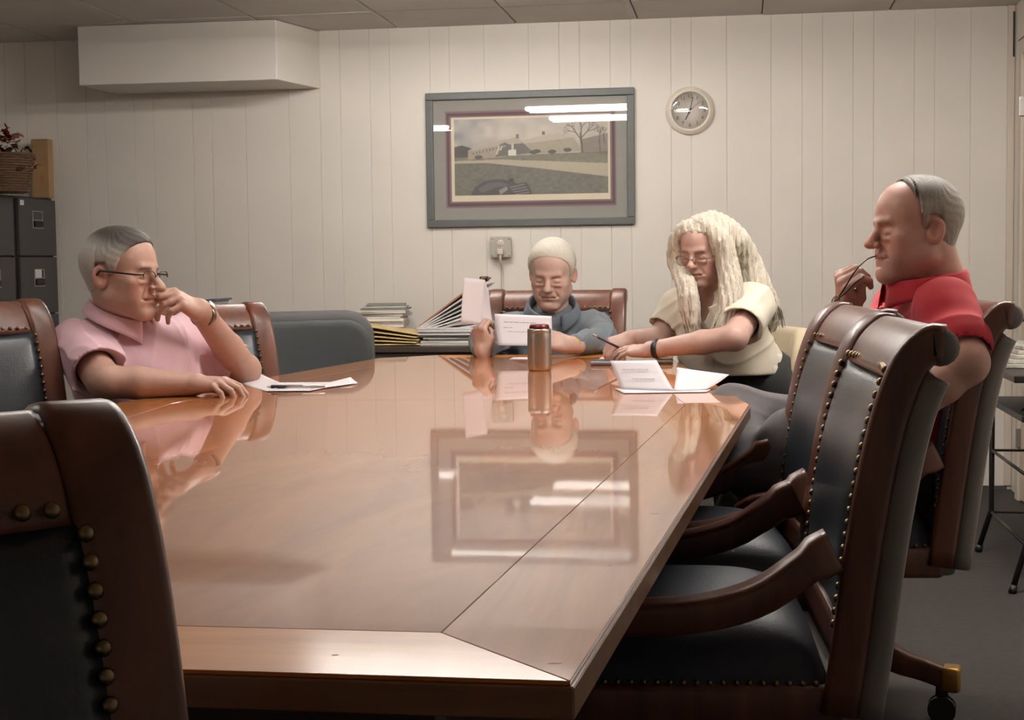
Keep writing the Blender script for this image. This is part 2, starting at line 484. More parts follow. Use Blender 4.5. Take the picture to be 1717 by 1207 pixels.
wb = struct(box('wall_back', (XL-.1, WALLY+.0035, -.02), (XR+.1, WALLY+.15, CEIL+.05), M['groove']))
pxs = [-60, -20, 15, 49, 100, 149, 180, 229, 261, 326, 358, 415, 488, 540, 574, 624, 657, 724, 757, 815, 889, 940, 974, 1025, 1059, 1126, 1160, 1219, 1293, 1345, 1379, 1430, 1464, 1532, 1566, 1626]
xs = [XL] + [float(on_y(p, 330, WALLY)[0]) for p in pxs] + [XR]
for a, b in zip(xs[:-1], xs[1:]):
    if b-a < .01: continue
    box('wall_panel', (a+.0009, WALLY, .0), (b-.0009, WALLY+.012, CEIL+.02), M['wall'], wb, .0012, 1)
wr = struct(box('wall_right', (XR, YB, -.02), (XR+.12, WALLY+.01, CEIL+.05), M['wall']))
wl = struct(box('wall_left', (XL-.12, YB, -.02), (XL, WALLY+.01, CEIL+.05), M['wall']))
wf = struct(box('wall_front', (XL-.1, YB-.12, -.02), (XR+.1, YB, CEIL+.05), M['wall']))
# baseboard, corner trim and the door at the far right
struct(box('baseboard_back', (-3.3, WALLY-.006, 0), (XR-.02, WALLY, .018), M['seam']))
tr = struct(box('trim_1', (XR-.035, WALLY-.014, .02), (XR-.001, WALLY, CEIL), M['trim'], bev=.003))
box('corner_gap', (XR-.012, WALLY-.0175, 2.10), (XR-.004, WALLY-.013, CEIL-.03), M['dark'], tr)
cw = [on_y(1691, y, WALLY-.004) for y in (283, 330, 390, 450, 520, 575)]
cw = [(p[0]+d, p[1], p[2]) for p, d in zip(cw, (0, .002, -.003, .002, -.002, 0))]
tag(tube('wall_cable', cw, .0022, M['dark'], n=6), 'thin dark cable running down the back wall beside the right corner', 'cable')
d1 = struct(box('door_1', (XR-.022, 6.35, .01), (XR-.001, 7.18, 2.06), M['door'], bev=.003))
box('door_jamb', (XR-.034, 7.19, 0), (XR-.001, 7.26, 2.13), M['trim'], d1, .004)
box('door_jamb', (XR-.034, 6.27, 0), (XR-.001, 6.34, 2.13), M['trim'], d1, .004)
box('door_header', (XR-.036, 6.27, 2.07), (XR-.001, 7.26, 2.135), M['trim'], d1, .004)
box('painted_shadow_line', (XR-.0345, 6.3, 2.135), (XR-.001, 7.27, 2.142), M['dark'], d1)  # solid dark strip standing in for the shadow line above the header
for z in (1.83, .3):
    h = box('hinge', (XR-.045, 7.172, z-.045), (XR-.022, 7.198, z+.045), M['steel'], d1, .002)
# the boxed-in duct under the ceiling
a = on_z(132, 33, CEIL-.01); b = on_z(462, 28, CEIL-.01)
yf = 7.12
sx0 = float(on_y(132, 80, yf)[0]); sx1 = float(on_y(462, 80, yf)[0])
zb = float(on_y(462, 133, yf)[2])
M['duct'] = mat('duct_paint', srgb(214, 208, 199), .5, noise=.02, nscale=4)
poly = [(sx0, yf-.01), (sx1, yf+.01), (sx1+.10, WALLY-.001), (sx0+.02, WALLY-.001)]
tag(prism('boxed_duct', poly, zb, CEIL-.002, M['duct'], bev=.004), 'long white painted box built against the ceiling at upper left of back wall', 'duct box')

# ------------------------------------------------------------ ceiling lights
M['fix'] = mat('lamp_housing', srgb(225, 222, 215), .4)
def ceiling_lamp(x, y, rz, L, power, label, gap=.17):
    tm = mat('tube_glow', (1, .93, .82, 1), .5, emit=(1.0, .955, .91, 1), estr=power)
    t = thing('ceiling_lamp', label, 'lamp', (x, y, CEIL), rz, 'fluorescent strip lamps on the ceiling')
    box('housing', (-L/2, -.11, -.045), (L/2, .11, 0), M['fix'], t, .006)
    for s in (-1, 1):
        tube('lamp_tube', [(-L/2+.03, s*gap/2, -.062), (L/2-.03, s*gap/2, -.062)], .016, tm, t, 10)
        for e in (-1, 1): box('socket', (e*(L/2-.025)-.012, s*gap/2-.014, -.085), (e*(L/2-.025)+.012, s*gap/2+.014, -.04), M['fix'], t, .003)
    return t
for a in LAMPS: ceiling_lamp(*a)

# ------------------------------------------------------------ conference table
def wood(name, c1, c2, scale=1.0, rough=.35, coat=.5, coat_rough=.06, along='Y', worn=0.0):
    m = bpy.data.materials.new(name); m.use_nodes = True; nt = m.node_tree; N = nt.nodes; L = nt.links
    b = N['Principled BSDF']; tc = N.new('ShaderNodeTexCoord'); mp = N.new('ShaderNodeMapping')
    L.new(tc.outputs['Object'], mp.inputs['Vector'])
    st = {'Y': (14, 1.2, 14), 'X': (1.2, 14, 14), 'Z': (14, 14, 1.2), 'D': (7, 2.2, 14)}[along]
    mp.inputs['Scale'].default_value = [v*scale for v in st]
    if along == 'D': mp.inputs['Rotation'].default_value = (0, 0, -.95)
    n = N.new('ShaderNodeTexNoise'); n.inputs['Scale'].default_value = 1.6; n.inputs['Detail'].default_value = 8; n.inputs['Roughness'].default_value = .62
    n.inputs['Distortion'].default_value = .5
    L.new(mp.outputs[0], n.inputs['Vector'])
    cr = N.new('ShaderNodeValToRGB'); cr.color_ramp.elements[0].position = .3; cr.color_ramp.elements[1].position = .72
    cr.color_ramp.elements[0].color = c2; cr.color_ramp.elements[1].color = c1
    L.new(n.outputs['Fac'], cr.inputs[0]); L.new(cr.outputs[0], b.inputs['Base Color'])
    b.inputs['Specular IOR Level'].default_value = .2 if worn else .5
    b.inputs['Roughness'].default_value = rough; b.inputs['Coat Weight'].default_value = coat; b.inputs['Coat Roughness'].default_value = coat_rough; b.inputs['Coat IOR'].default_value = 1.40 if worn else 1.5
    n3 = N.new('ShaderNodeTexNoise'); n3.inputs['Scale'].default_value = 9; n3.inputs['Detail'].default_value = 6
    L.new(tc.outputs['Object'], n3.inputs['Vector'])
    if worn:
        r2 = N.new('ShaderNodeMapRange'); r2.inputs[1].default_value = .35; r2.inputs[2].default_value = .7
        r2.inputs[3].default_value = coat_rough; r2.inputs[4].default_value = coat_rough+worn
        L.new(n3.outputs['Fac'], r2.inputs[0]); L.new(r2.outputs[0], b.inputs['Coat Roughness'])
        n4 = N.new('ShaderNodeTexNoise'); n4.inputs['Scale'].default_value = 4.5; n4.inputs['Detail'].default_value = 2
        L.new(tc.outputs['Object'], n4.inputs['Vector'])
        bp = N.new('ShaderNodeBump'); bp.inputs['Strength'].default_value = .03; bp.inputs['Distance'].default_value = .0014
        L.new(n4.outputs['Fac'], bp.inputs['Height']); L.new(bp.outputs[0], b.inputs['Coat Normal'])
        L.new(bp.outputs[0], b.inputs['Normal'])
    return m
M['t_field'] = wood('table_veneer', srgb(190, 118, 58), srgb(150, 86, 40), .55, .5, 1.0, .028, 'D', .0001)
M['t_end'] = wood('table_border_end', srgb(216, 140, 56), srgb(184, 108, 38), .7, .45, .38, .12, 'X', .05)
M['t_side'] = wood('table_border_side', srgb(194, 126, 70), srgb(156, 94, 48), .7, .45, .95, .02, 'Y', .04)
M['t_edge'] = wood('table_edge', srgb(150, 104, 66), srgb(112, 72, 44), .8, .4, .3, .1, 'X')
M['t_dark'] = wood('table_base', srgb(70, 44, 30), srgb(48, 30, 22), .8, .5, .2, .2, 'Z')
outer = [(-.14, 1.215), (.022, 3.60), (-.235, 5.28), (-.42, 5.50), (-1.12, 5.50), (-1.31, 5.33), (-1.575, 3.60), (-1.41, 1.215)]
cxT = -.777
def inset(poly, d):
    n = len(poly); out = []
    for i in range(n):
        p0, p1, p2 = [np.array(poly[k % n], float) for k in (i-1, i, i+1)]
        e1, e2 = nrm(p1-p0), nrm(p2-p1); n1 = np.array([-e1[1], e1[0]]); n2 = np.array([-e2[1], e2[0]])
        b_ = nrm(n1+n2); out.append(tuple(p1 + b_*d/max(.3, b_@n1)))
    return out
inn = inset(outer, .150)
tb = thing('conference_table', 'long glossy brown boat-shaped conference table with inlaid border in the room centre', 'table', (cxT, 3.4, 0))
def tloc(p): return (p[0]-cxT, p[1]-3.4)
TH = .028
def tpart(name, poly, z0, z1, m, bev=.0006):
    return prism(name, [tloc(p) for p in poly], z0, z1, m, tb, bev, seg=1)
core = inset(outer, .003)
tpart('core_board', core, TT-.030, TT-.004, M['t_edge'])
g = .0005
def shrink(poly): return inset(poly, g)
mid_l, mid_r = inn[6], inn[1]
ysplit = 3.70
def on_line(p, q, y): t = (y-p[1])/(q[1]-p[1]); return (p[0]+t*(q[0]-p[0]), y)
cr_, cl_ = on_line(inn[1], inn[2], ysplit), on_line(inn[6], inn[5], ysplit)
tpart('center_panel', shrink([inn[0], inn[1], cr_, cl_, inn[6], inn[7]]), TT-.004, TT, M['t_field'])
tpart('center_panel', shrink([cr_, inn[2], inn[3], inn[4], inn[5], cl_]), TT-.004, TT, M['t_field'])
n8 = len(outer)
for i in range(n8):
    j = (i+1) % n8
    q = [outer[i], outer[j], inn[j], inn[i]]
    tpart('border_board', shrink(q), TT-.004, TT, M['t_end'] if i in (3, 7) else M['t_side'])
for i in range(n8):
    j = (i+1) % n8
    a, b = np.array(outer[i]), np.array(outer[j]); e = nrm(b-a); nn_ = np.array([e[1], -e[0]])
    q = [tuple(a+nn_*.0005), tuple(a+nn_*.006), tuple(b+nn_*.006), tuple(b+nn_*.0005)]
    q = [tuple(a - e*0 + nn_*(-.006)), tuple(b + nn_*(-.006)), tuple(b+nn_*.0035+e*.003), tuple(a+nn_*.0035-e*.003)]
    tpart('edge_strip', q[::-1] if False else [q[3], q[2], q[1], q[0]], TT-.033, TT-.0042, M['t_edge'], .0015)
ap = inset(outer, .16); ap2 = inset(outer, .185)
for i in range(n8):
    j = (i+1) % n8
    tpart('apron', [ap[i], ap[j], ap2[j], ap2[i]], TT-.10, TT-.031, M['t_dark'])
for yy in (2.1, 4.6):
    box('pedestal', (-.33, yy-3.4-.28, .06), (.33, yy-3.4+.28, TT-.031), M['t_dark'], tb, .01)
    box('pedestal_foot', (-.40, yy-3.4-.36, 0), (.40, yy-3.4+.36, .07), M['t_dark'], tb, .012)
# small chips and dents on the near corner
M['chip'] = mat('chip', srgb(120, 84, 58), .7)
for (px_, py_, w_) in ((1098, 861, .012), (930, 1112, .012), (1022, 948, .004), (562, 1098, .006)):
    p = on_z(px_, py_, TT); x, y = tloc(p)
    prism('surface_chip', [(x-w_*.5, y-.002), (x+w_*.3, y-.0015), (x+w_*.5, y+.0012), (x-w_*.2, y+.0018)], TT-.0002, TT+.00015, M['chip'], tb)

# ------------------------------------------------------------ swivel chairs
M['cwood'] = wood('chair_wood', srgb(118, 70, 50), srgb(78, 44, 33), .9, .42, .35, .24, 'Z')
M['leather'] = mat('blue_black_leather', srgb(40, 47, 55), .36, noise=.08, nscale=14, bump=.25, bscale=240, coat=.15, coat_rough=.25)
M['seatl'] = mat('seat_leather', srgb(44, 49, 62), .5, noise=.08, nscale=14, bump=.3, bscale=240)
M['greyl'] = mat('grey_vinyl', srgb(124, 119, 114), .48, noise=.06, nscale=12, bump=.2, bscale=200)
M['nail'] = mat('nail_head', srgb(136, 118, 90), .36, metal=1)
M['castor'] = mat('castor_black', srgb(24, 23, 24), .5)
BK = spline([(-.215, .43), (-.232, .55), (-.252, .70), (-.276, .84), (-.302, .94), (-.332, 1.005), (-.372, 1.040), (-.405, 1.040)], 26)
BK = [np.array(p) for p in BK]
def bk(t):                        # point and normal of the back's side profile
    u = t*(len(BK)-1); i = min(int(u), len(BK)-2); f = u-i
    p = BK[i]*(1-f)+BK[i+1]*f; d = nrm(BK[i+1]-BK[i]); return p, np.array([d[1], -d[0]])
def zt(z):                        # parameter at a height on the rising part
    return float(np.interp(z, [p[1] for p in BK[:24]], [k/(len(BK)-1) for k in range(24)]))
HW = .285
def bow(y): return -.030*(1-min(1, (y/HW)**2))
def rr_ring(w, d, r, n=3):        # rounded rectangle, half sizes w x d
    pts = []
    for (sx, sy, a0) in ((1, 1, 0), (-1, 1, 90), (-1, -1, 180), (1, -1, 270)):
        for k in range(n+1):
            a = math.radians(a0+90*k/n); pts.append((sx*(w-r)+r*math.cos(a), sy*(d-r)+r*math.sin(a)))
    return pts
def back_loft(name, t0, t1, yc, hw, d0, d1, r, m, parent, nt=22, dip=0.0):
    """bar following the back profile between depths d0..d1 (behind the front face), centred on yc"""
    bm = bmesh.new(); rings = []
    for i in range(nt+1):
        p, n_ = bk(t0+(t1-t0)*i/nt); ring = []
        for (a, b_) in rr_ring(hw, (d0-d1)/2 if d0 > d1 else (d1-d0)/2, r):
            dep = (d0+d1)/2+b_; y_ = yc+a
            ring.append(bm.verts.new((p[0]-n_[0]*dep+bow(y_)*(0 if dip is None else 1), y_, p[1]-n_[1]*dep)))
        rings.append(ring)
    n = len(rings[0])
    for i in range(nt):
        for j in range(n): bm.faces.new((rings[i][j], rings[i][(j+1) % n], rings[i+1][(j+1) % n], rings[i+1][j]))
    bm.faces.new(rings[0]); bm.faces.new(rings[-1])
    return from_bm(name, bm, m, parent, True)
nbm = bmesh.new(); add_lathe(nbm, [(.0001, .0046), (.0030, .0046), (.0056, .0030), (.0070, 0), (.0062, -.0016), (.0001, -.0018)], 10)
bmesh.ops.remove_doubles(nbm, verts=nbm.verts, dist=1e-6)
nail_me = bpy.data.meshes.new('nail_head'); nbm.to_mesh(nail_me); nbm.free(); nail_me.materials.append(M['nail'])
nail_me.polygons.foreach_set('use_smooth', np.ones(len(nail_me.polygons), bool))
def nail_spots():
    sp = []; t0 = zt(.56); t1 = zt(.968); step = .0205
    for s in (-1, 1):
        z = .56
        while z < .963:
            p, n_ = bk(zt(z)); y = s*.2235; q = np.array([p[0]+bow(y), y, p[1]]) + np.array([n_[0], 0, n_[1]])*.004
            sp.append((q, np.array([n_[0], 0, n_[1]]))); z += step
    k = 21
    for i in range(1, k):
        y = -.2235+.447*i/k; p, n_ = bk(zt(.968)); q = np.array([p[0]+bow(y), y, p[1]]) + np.array([n_[0], 0, n_[1]])*.004
        sp.append((q, np.array([n_[0], 0, n_[1]])))
    return sp
def orient(n_):
    return Vector((0, 0, 1)).rotation_difference(Vector(n_)).to_matrix()
SWIVEL = 'wood and dark leather swivel armchairs around the table'
def make_chair(nails_as_parts):
    t = thing('swivel_armchair', '', 'chair', group=SWIVEL)
    for s in (-1, 1):
        back_loft('stile', 0.0, 1.0, s*(HW-.033), .033, -.002, .058, .012, M['cwood'], t)
    back_loft('top_rail', zt(.958), 1.0, 0, HW-.065, .004, .046, .006, M['cwood'], t, 14)
    back_loft('lower_rail', zt(.50), zt(.56), 0, HW-.065, .004, .046, .006, M['cwood'], t, 4)
    def lf(u, v):
        z = .545+(.958-.545)*u; y = -.226+.452*v; p, n_ = bk(zt(z))
        bul = .026*(max(0, math.sin(PI*u))**.45)*(max(0, math.sin(PI*v))**.5) - .004
        bul += .004*math.cos(v*PI*2*1.0)*math.sin(PI*u)
        return (p[0]+bow(y)+n_[0]*bul, y, p[1]+n_[1]*bul)
    grid_mesh('front_leather', lf, 18, 18, M['leather'], t, .006)
    back_loft('rear_padding', zt(.43), zt(1.0)+.03, 0, HW-.003, .050, .096, .020, M['greyl'], t, 18)
    rl = tube('top_roll', [(-.398, y, 1.008) for y in (-HW+.006, -HW+.012, 0, HW-.012, HW-.006)], [.022, .030, .030, .030, .022], M['greyl'], t, 16)
    tube('roll_cord', [(-.366, y, .968) for y in (-HW+.004, 0, HW-.004)], .007, M['black'], t, 8)
    sp = nail_spots()
    if nails_as_parts:
        for q, n_ in sp:
            o = link('nail_head', nail_me, None, t); o.matrix_local = Matrix.Translation(Vector(q)) @ orient(n_).to_4x4()
    else:
        bm = bmesh.new()
        for q, n_ in sp:
            c0 = len(bm.verts); add_lathe(bm, [(.0003, .0042), (.0040, .0026), (.0056, 0), (.0004, -.0012)], 6)
            bm.verts.ensure_lookup_table(); vs = bm.verts[c0:]
            bmesh.ops.transform(bm, matrix=Matrix.Translation(Vector(q)) @ orient(n_).to_4x4(), verts=vs)
        o = from_bm('nail_trim', bm, M['nail'], t, True); o['kind'] = 'stuff'
    # seat
    box('seat_frame', (-.255, -.272, .395), (.265, .272, .470), M['cwood'], t, .014, 3, True)
    def sf(u, v):
        x = -.235+.495*u; y = -.262+.524*v; e = (1-abs(2*u-1)**4)*(1-abs(2*v-1)**4)
        return (x, y, .468+.115*max(0, e)**.42)
    grid_mesh('seat_cushion', sf, 22, 22, M['seatl'], t)
    bm = bmesh.new()
    def seat_nail(q, n_):
        c0 = len(bm.verts); add_lathe(bm, [(.0003, .0042), (.0040, .0026), (.0056, 0), (.0004, -.0012)], 6)
        bm.verts.ensure_lookup_table(); bmesh.ops.transform(bm, matrix=Matrix.Translation(Vector(q)) @ orient(n_).to_4x4(), verts=bm.verts[c0:])
    for s in (-1, 1):
        x = -.23
        while x < .25: seat_nail((x, s*.268, .474), (0, s, .3)); x += .021
    y = -.25
    while y < .25: seat_nail((.262, y, .474), (1, 0, .3)); y += .021
    from_bm('seat_nail_trim', bm, M['nail'], t, True)['kind'] = 'stuff'
    box('gusset', (-.285, -.268, .400), (-.225, .268, .475), M['greyl'], t, .018, 3, True)
    # arms
    for s in (-1, 1):
        bm = bmesh.new(); P_ = spline([(-.235, 0, .690), (-.20, 0, .672), (-.12, 0, .618), (-.02, 0, .590), (.10, 0, .582), (.19, 0, .566), (.225, 0, .52), (.215, 0, .42)], 26)
        rings = []
        for i, p in enumerate(P_):
            a = P_[max(i-1, 0)]; b_ = P_[min(i+1, len(P_)-1)]; d = nrm(b_-a); nn2 = np.array([-d[2], 0, d[0]])
            if nn2[2] < 0 and i < 20: nn2 = -nn2
            nn2 = np.array([-d[2], 0, d[0]]) if d[0] > -.2 else nn2
            wy = .026+.006*math.sin(min(1, i/20)*PI); yo = s*(HW-.018+.018*math.sin(min(1, i/22)*PI))
            rings.append([bm.verts.new((p[0]+nn2[0]*b2, yo+a2, p[2]+nn2[2]*b2)) for a2, b2 in rr_ring(wy, .034 if i < 4 else .027, .012)])
        n = len(rings[0])
        for i in range(len(rings)-1):
            for j in range(n): bm.faces.new((rings[i][j], rings[i][(j+1) % n], rings[i+1][(j+1) % n], rings[i+1][j]))
        bm.faces.new(rings[0]); bm.faces.new(rings[-1])
        from_bm('armrest', bm, M['cwood'], t, True)
    # pedestal
    lathe('post', [(.0, .40), (.075, .40), (.075, .375), (.028, .37), (.028, .30), (.042, .29), (.05, .20), (.045, .12), (.0, .11)], M['dark'], t, 20)
    for k in range(5):
        a = math.radians(k*72+LEG0); ca, sa = math.cos(a), math.sin(a)
        P_ = spline([(.03, .245), (.085, .235), (.13, .185), (.19, .148), (.26, .128), (.325, .108)], 14); bm = bmesh.new(); rings = []
        for i, p in enumerate(P_):
            hh = .058-.030*min(1, i/10); ww = .030-.004*i/14
            rings.append([bm.verts.new((ca*p[0]-sa*a2, sa*p[0]+ca*a2, p[1]-(.0)+b2)) for a2, b2 in rr_ring(ww, hh, .010)])
        n = len(rings[0])
        for i in range(len(rings)-1):
            for j in range(n): bm.faces.new((rings[i][j], rings[i][(j+1) % n], rings[i+1][(j+1) % n], rings[i+1][j]))
        bm.faces.new(rings[0]); bm.faces.new(rings[-1])
        lg = from_bm('base_leg', bm, M['cwood'], t, True)
        bm = bmesh.new(); add_box(bm, (.295, -.029, .080), (.345, .029, .142), .010, 3); bmesh.ops.rotate(bm, verts=bm.verts, cent=(0, 0, 0), matrix=Matrix.Rotation(a, 3, 'Z'))
        from_bm('brass_cap', bm, M['brass'], lg, True)
        bm = bmesh.new()
        for s in (-1, 1): add_tube(bm, [(.300, s*.008, .034), (.300, s*.024, .034)], .034, 18)
        add_box(bm, (.285, -.007, .034), (.315, .007, .092), .003, 1)
        bmesh.ops.rotate(bm, verts=bm.verts, cent=(.30, 0, 0), matrix=Matrix.Rotation(.6+k*1.3, 3, 'Z')); bmesh.ops.rotate(bm, verts=bm.verts, cent=(0, 0, 0), matrix=Matrix.Rotation(a, 3, 'Z'))
        from_bm('castor', bm, M['castor'], lg, False)
    return t
LEG0 = 19.0
def put_chair(c, label, target, local, psi, sz=1.0):
    """turn the chair to heading psi and slide it so that the local point stands at the target"""
    ca, sa = math.cos(math.radians(psi)), math.sin(math.radians(psi))
    x, y = local[0], local[1]
    c.location = (target[0]-(ca*x-sa*y), target[1]-(sa*x+ca*y), 0); c.rotation_euler = (0, 0, math.radians(psi)); c.scale = (1, 1, sz)
    c['label'] = label
    return c
near = make_chair(True); plain = make_chair(False)
put_chair(near, 'closest armchair at lower left, cut by the frame, large brass nails on dark leather', at(218, 730, 1.12), (-.30, .255), -41)
chairA = put_chair(copy_tree(near), 'nearest empty armchair on the right side, its curved wooden arm towards the camera', at(1466, 620, 2.34), (-.30, .255), 184)
chairB = put_chair(plain, 'empty armchair on the right partly hidden behind the nearest right-hand one', at(1412, 610, 3.03), (-.30, .255), 187)
chairR = put_chair(copy_tree(plain), 'armchair that the man in the red shirt sits in', at(1618, 590, 3.46), (-.30, .255), 184)
chairC = put_chair(copy_tree(plain), 'empty armchair at the left frame edge in front of the man in pink', at(82, 560, 3.98), (-.30, .255), -33, 1.02)
chairL = put_chair(copy_tree(plain), 'armchair whose back shows behind the left elbow of the man in pink', at(448, 560, 4.80), (-.30, .255), -45, .985)
chairM = put_chair(copy_tree(plain), 'armchair at the far table end holding the man in the blue shirt', at(931, 560, 6.05), (-.30, 0), -91.5, .99)

# ------------------------------------------------------------ people
SK = {'L': srgb(184, 146, 130), 'M': srgb(192, 160, 146), 'W': srgb(188, 154, 142), 'R': srgb(184, 142, 128)}
M['skin'] = mat('skin', attr='Col', rough=.48, sss=.06, noise=.05, nscale=60, bump=.15, bscale=500)
def fabric(name, c, n=.05, bscale=700): return mat(name, c, .85, noise=n, nscale=18, bump=.35, bscale=bscale, sheen=.15)
M['pink'] = fabric('pink_pique', srgb(222, 184, 194))
M['blue'] = fabric('slate_blue_cloth', srgb(104, 112, 120))
M['cream'] = fabric('cream_cloth', srgb(212, 204, 186))
M['red'] = fabric('red_pique', srgb(178, 28, 44))
M['greyt'] = fabric('grey_trousers', srgb(92, 88, 90))
M['blackt'] = fabric('black_trousers', srgb(28, 30, 30))
M['navy'] = fabric('navy_trousers', srgb(40, 44, 56))
def hairmat(name, c, c2, st=(90, 90, 8)):
    return mat(name, c, .45, col2=c2, nscale=1.0, stretch=st, bump=.8, bscale=2.0, spec=.35, sheen=.1)
def hairm(name, st): return mat(name, attr='Col', rough=.5, noise=.35, nscale=1.0, stretch=st, bump=.5, bscale=1.4, spec=.3, sheen=.1)
M['h_short'] = hairm('short_hair', (900, 300, 260)); M['h_plat'] = hairmat('platinum_hair', srgb(214, 207, 192), srgb(176, 166, 148), (420, 420, 14))
def hair_paint(o, fr, side, top, zs=(.055, .105)):
    n = len(o.data.vertices); co = np.empty(n*3, np.float32); o.data.vertices.foreach_get('co', co); L_ = fr.loc(co.reshape(-1, 3).astype(float))
    t = sstep(zs[0], zs[1], L_[:, 2]+.25*L_[:, 1])[:, None]; paint(o.data, np.array(side[:3])*(1-t)+np.array(top[:3])*t)
M['frame_d'] = mat('dark_frame', srgb(52, 42, 40), .3, metal=.4)
M['frame_s'] = mat('thin_metal_frame', srgb(120, 104, 92), .3, metal=.9)
M['lens'] = bpy.data.materials.new('lens_glass'); M['lens'].use_nodes = True
def glassy(m, tint=(1, 1, 1, 1), rough=.01, f0=.06, refl=1.0):
    nt = m.node_tree; nt.nodes.clear(); N = nt.nodes; L = nt.links
    out = N.new('ShaderNodeOutputMaterial'); tr = N.new('ShaderNodeBsdfTransparent'); gl = N.new('ShaderNodeBsdfGlossy'); mx = N.new('ShaderNodeMixShader')
    fr = N.new('ShaderNodeLayerWeight'); pw = N.new('ShaderNodeMath'); pw.operation = 'POWER'; pw.inputs[1].default_value = 5.0
    ad = N.new('ShaderNodeMath'); ad.operation = 'MULTIPLY_ADD'; ad.inputs[1].default_value = .95; ad.inputs[2].default_value = .045
    tr.inputs[0].default_value = tint; gl.inputs['Roughness'].default_value = rough
    mt = N.new('ShaderNodeMath'); mt.operation = 'MULTIPLY'; mt.inputs[1].default_value = refl
    L.new(fr.outputs['Facing'], pw.inputs[0]); L.new(pw.outputs[0], ad.inputs[0]); L.new(ad.outputs[0], mt.inputs[0]); L.new(mt.outputs[0], mx.inputs[0]); L.new(tr.outputs[0], mx.inputs[1]); L.new(gl.outputs[0], mx.inputs[2]); L.new(mx.outputs[0], out.inputs[0])
glassy(M['lens'], (.93, .93, .93, 1))

def torso_frame(hip, chest, sr, sl):
    z = nrm(np.array(chest)-np.array(hip)); x = np.array(sr, float)-np.array(sl, float); x = nrm(x - z*(x@z)); y = np.cross(z, x)
    return Frame((0, 0, 0), x, y, z)
def torso_ops(hip, chest, nb, sr, sl, g=0.0, w=1.0, belly=1.0, dep=1.0):
    """trunk grown outwards by g; hip and chest are centre points, nb the base of the neck"""
    f = torso_frame(hip, chest, sr, sl); hip, chest, nb, sr, sl = [np.array(p, float) for p in (hip, chest, nb, sr, sl)]
    o = []
    def E(c, r, k): fr = Frame(c, f.M[:, 0], f.M[:, 1], f.M[:, 2]); o.append(('u', k, ell((0, 0, 0), np.array(r)+g, fr)))
    mid = hip*.5+chest*.5
    E(hip, (.172*w, .125*dep, .115), 0)
    E(hip+(chest-hip)*.36+f.M[:, 1]*.035*belly, (.160*w, .128*dep*(.8+.2*belly), .135), .07)
    E(mid+(chest-mid)*.25+f.M[:, 1]*.012, (.158*w, .115*dep, .16), .06)
    E(chest, (.160*w, .112*dep, .135), .05)
    for s in (sr, sl): o.append(('u', .06, cone(chest*.35+s*.65+f.M[:, 2]*.00, s, .062+g, .054+g)))
    for s in (sr, sl): o.append(('u', .05, cone(nb-f.M[:, 2]*.005, s*.72+nb*.28-f.M[:, 2]*.004, .046+g, .042+g)))
    o.append(('u', .05, cone(chest, nb, .085+g, .055+g)))
    return o, f
def limb(pts, rads, k=.02, g=0.0):
    return [('u', k if i else .03, cone(pts[i], pts[i+1], rads[i]+g, rads[i+1]+g)) for i in range(len(pts)-1)]
def wrinkle(amp, fr, seed=0.0, sx=44, sz=38):
    a = np.float32(amp)
    def f(P):
        q = P @ fr.M.astype(np.float32)
        x, y, z = q[:, 0], q[:, 1], q[:, 2]
        w1 = np.sin(sx*x+9*z+2.1*np.sin(7*z+seed)+seed); w2 = np.sin(sz*z-13*y+2.6*np.sin(9*x+1.3*seed)+2*seed)
        w3 = np.sin(52*z+31*x+3*np.sin(11*y+seed))
        return a*(.5*w1*w2+.2*w3-1.1*(1-np.abs(np.sin(.5*sz*z-8*y+1.8*np.sin(8*x+seed)+1.2*np.sin(19*z+12*x))))**3-.8*(1-np.abs(np.sin(.42*sx*(x+.6*z)+1.5*np.sin(11*z+2*seed))))**4)
    return f
def fine(amp, fx=150, fy=190, fz=60, fr=None):
    a = np.float32(amp)
    def f(P):
        q = P if fr is None else fr.loc(P)
        x, y, z = q[:, 0], q[:, 1], q[:, 2]
        t = np.arctan2(x, y+.02)
        return a*(np.sin(38*t+16*np.sin(23*z+2*t)+60*x)*.35+.35*np.sin(97*t+90*z+7*np.sin(41*y)))
    return f
def bbox(ops_pts, pad): a = np.array(ops_pts); return a.min(0)-pad, a.max(0)+pad
def short_hair(fr, line, thick, top=(0, 0), W=1.0, front=.0):
    """shell over the cranium; line: list of (y, z) pairs of the hairline, z as a function of y"""
    ys, zs = zip(*sorted(line)); R_ = .004
    o = [('u', 0, ell((0, -.010, .045), (.076*W+thick, .096+thick, .084+thick), fr)),
         ('u', .03*fr.s, ell((0, .035, .050), (.062*W+thick*.9, .050+thick*.35, .062+thick*.8), fr)),
         ('u', .02*fr.s, ell((0, -.035, -.020), (.058*W+thick*.5, .052+thick*.4, .060), fr))]
    def g(P):
        q = fr.loc(P); h = np.interp(q[:, 1], ys, zs)
        return ((h-q[:, 2])*fr.s*.8).astype(np.float32)
    o.append(('i', .005*fr.s, g))
    def thin(P):
        return (thick*fr.s*.85*np.exp(-np.clip(-g(P), 0, None)/(.022*fr.s))).astype(np.float32)
    o.append(('d', 0, thin)); o.append(('d', 0, fine(.0011*fr.s, fr=fr)))
    return o
def build_person(name, label, ops, pts, colfn, res=.003, pad=.16):
    lo, hi = bbox(pts, pad); me, pos = sdf_mesh('person', ops, lo, hi, res)
    paint(me, colfn(pos).astype(np.float32))
    return tag(link('person', me, M['skin']), label, 'person')
def part_sdf(name, ops, pts, m, parent, res=.004, pad=.2):
    lo, hi = bbox(pts, pad); me, pos = sdf_mesh(name, ops, lo, hi, res); return link(name, me, m, parent)
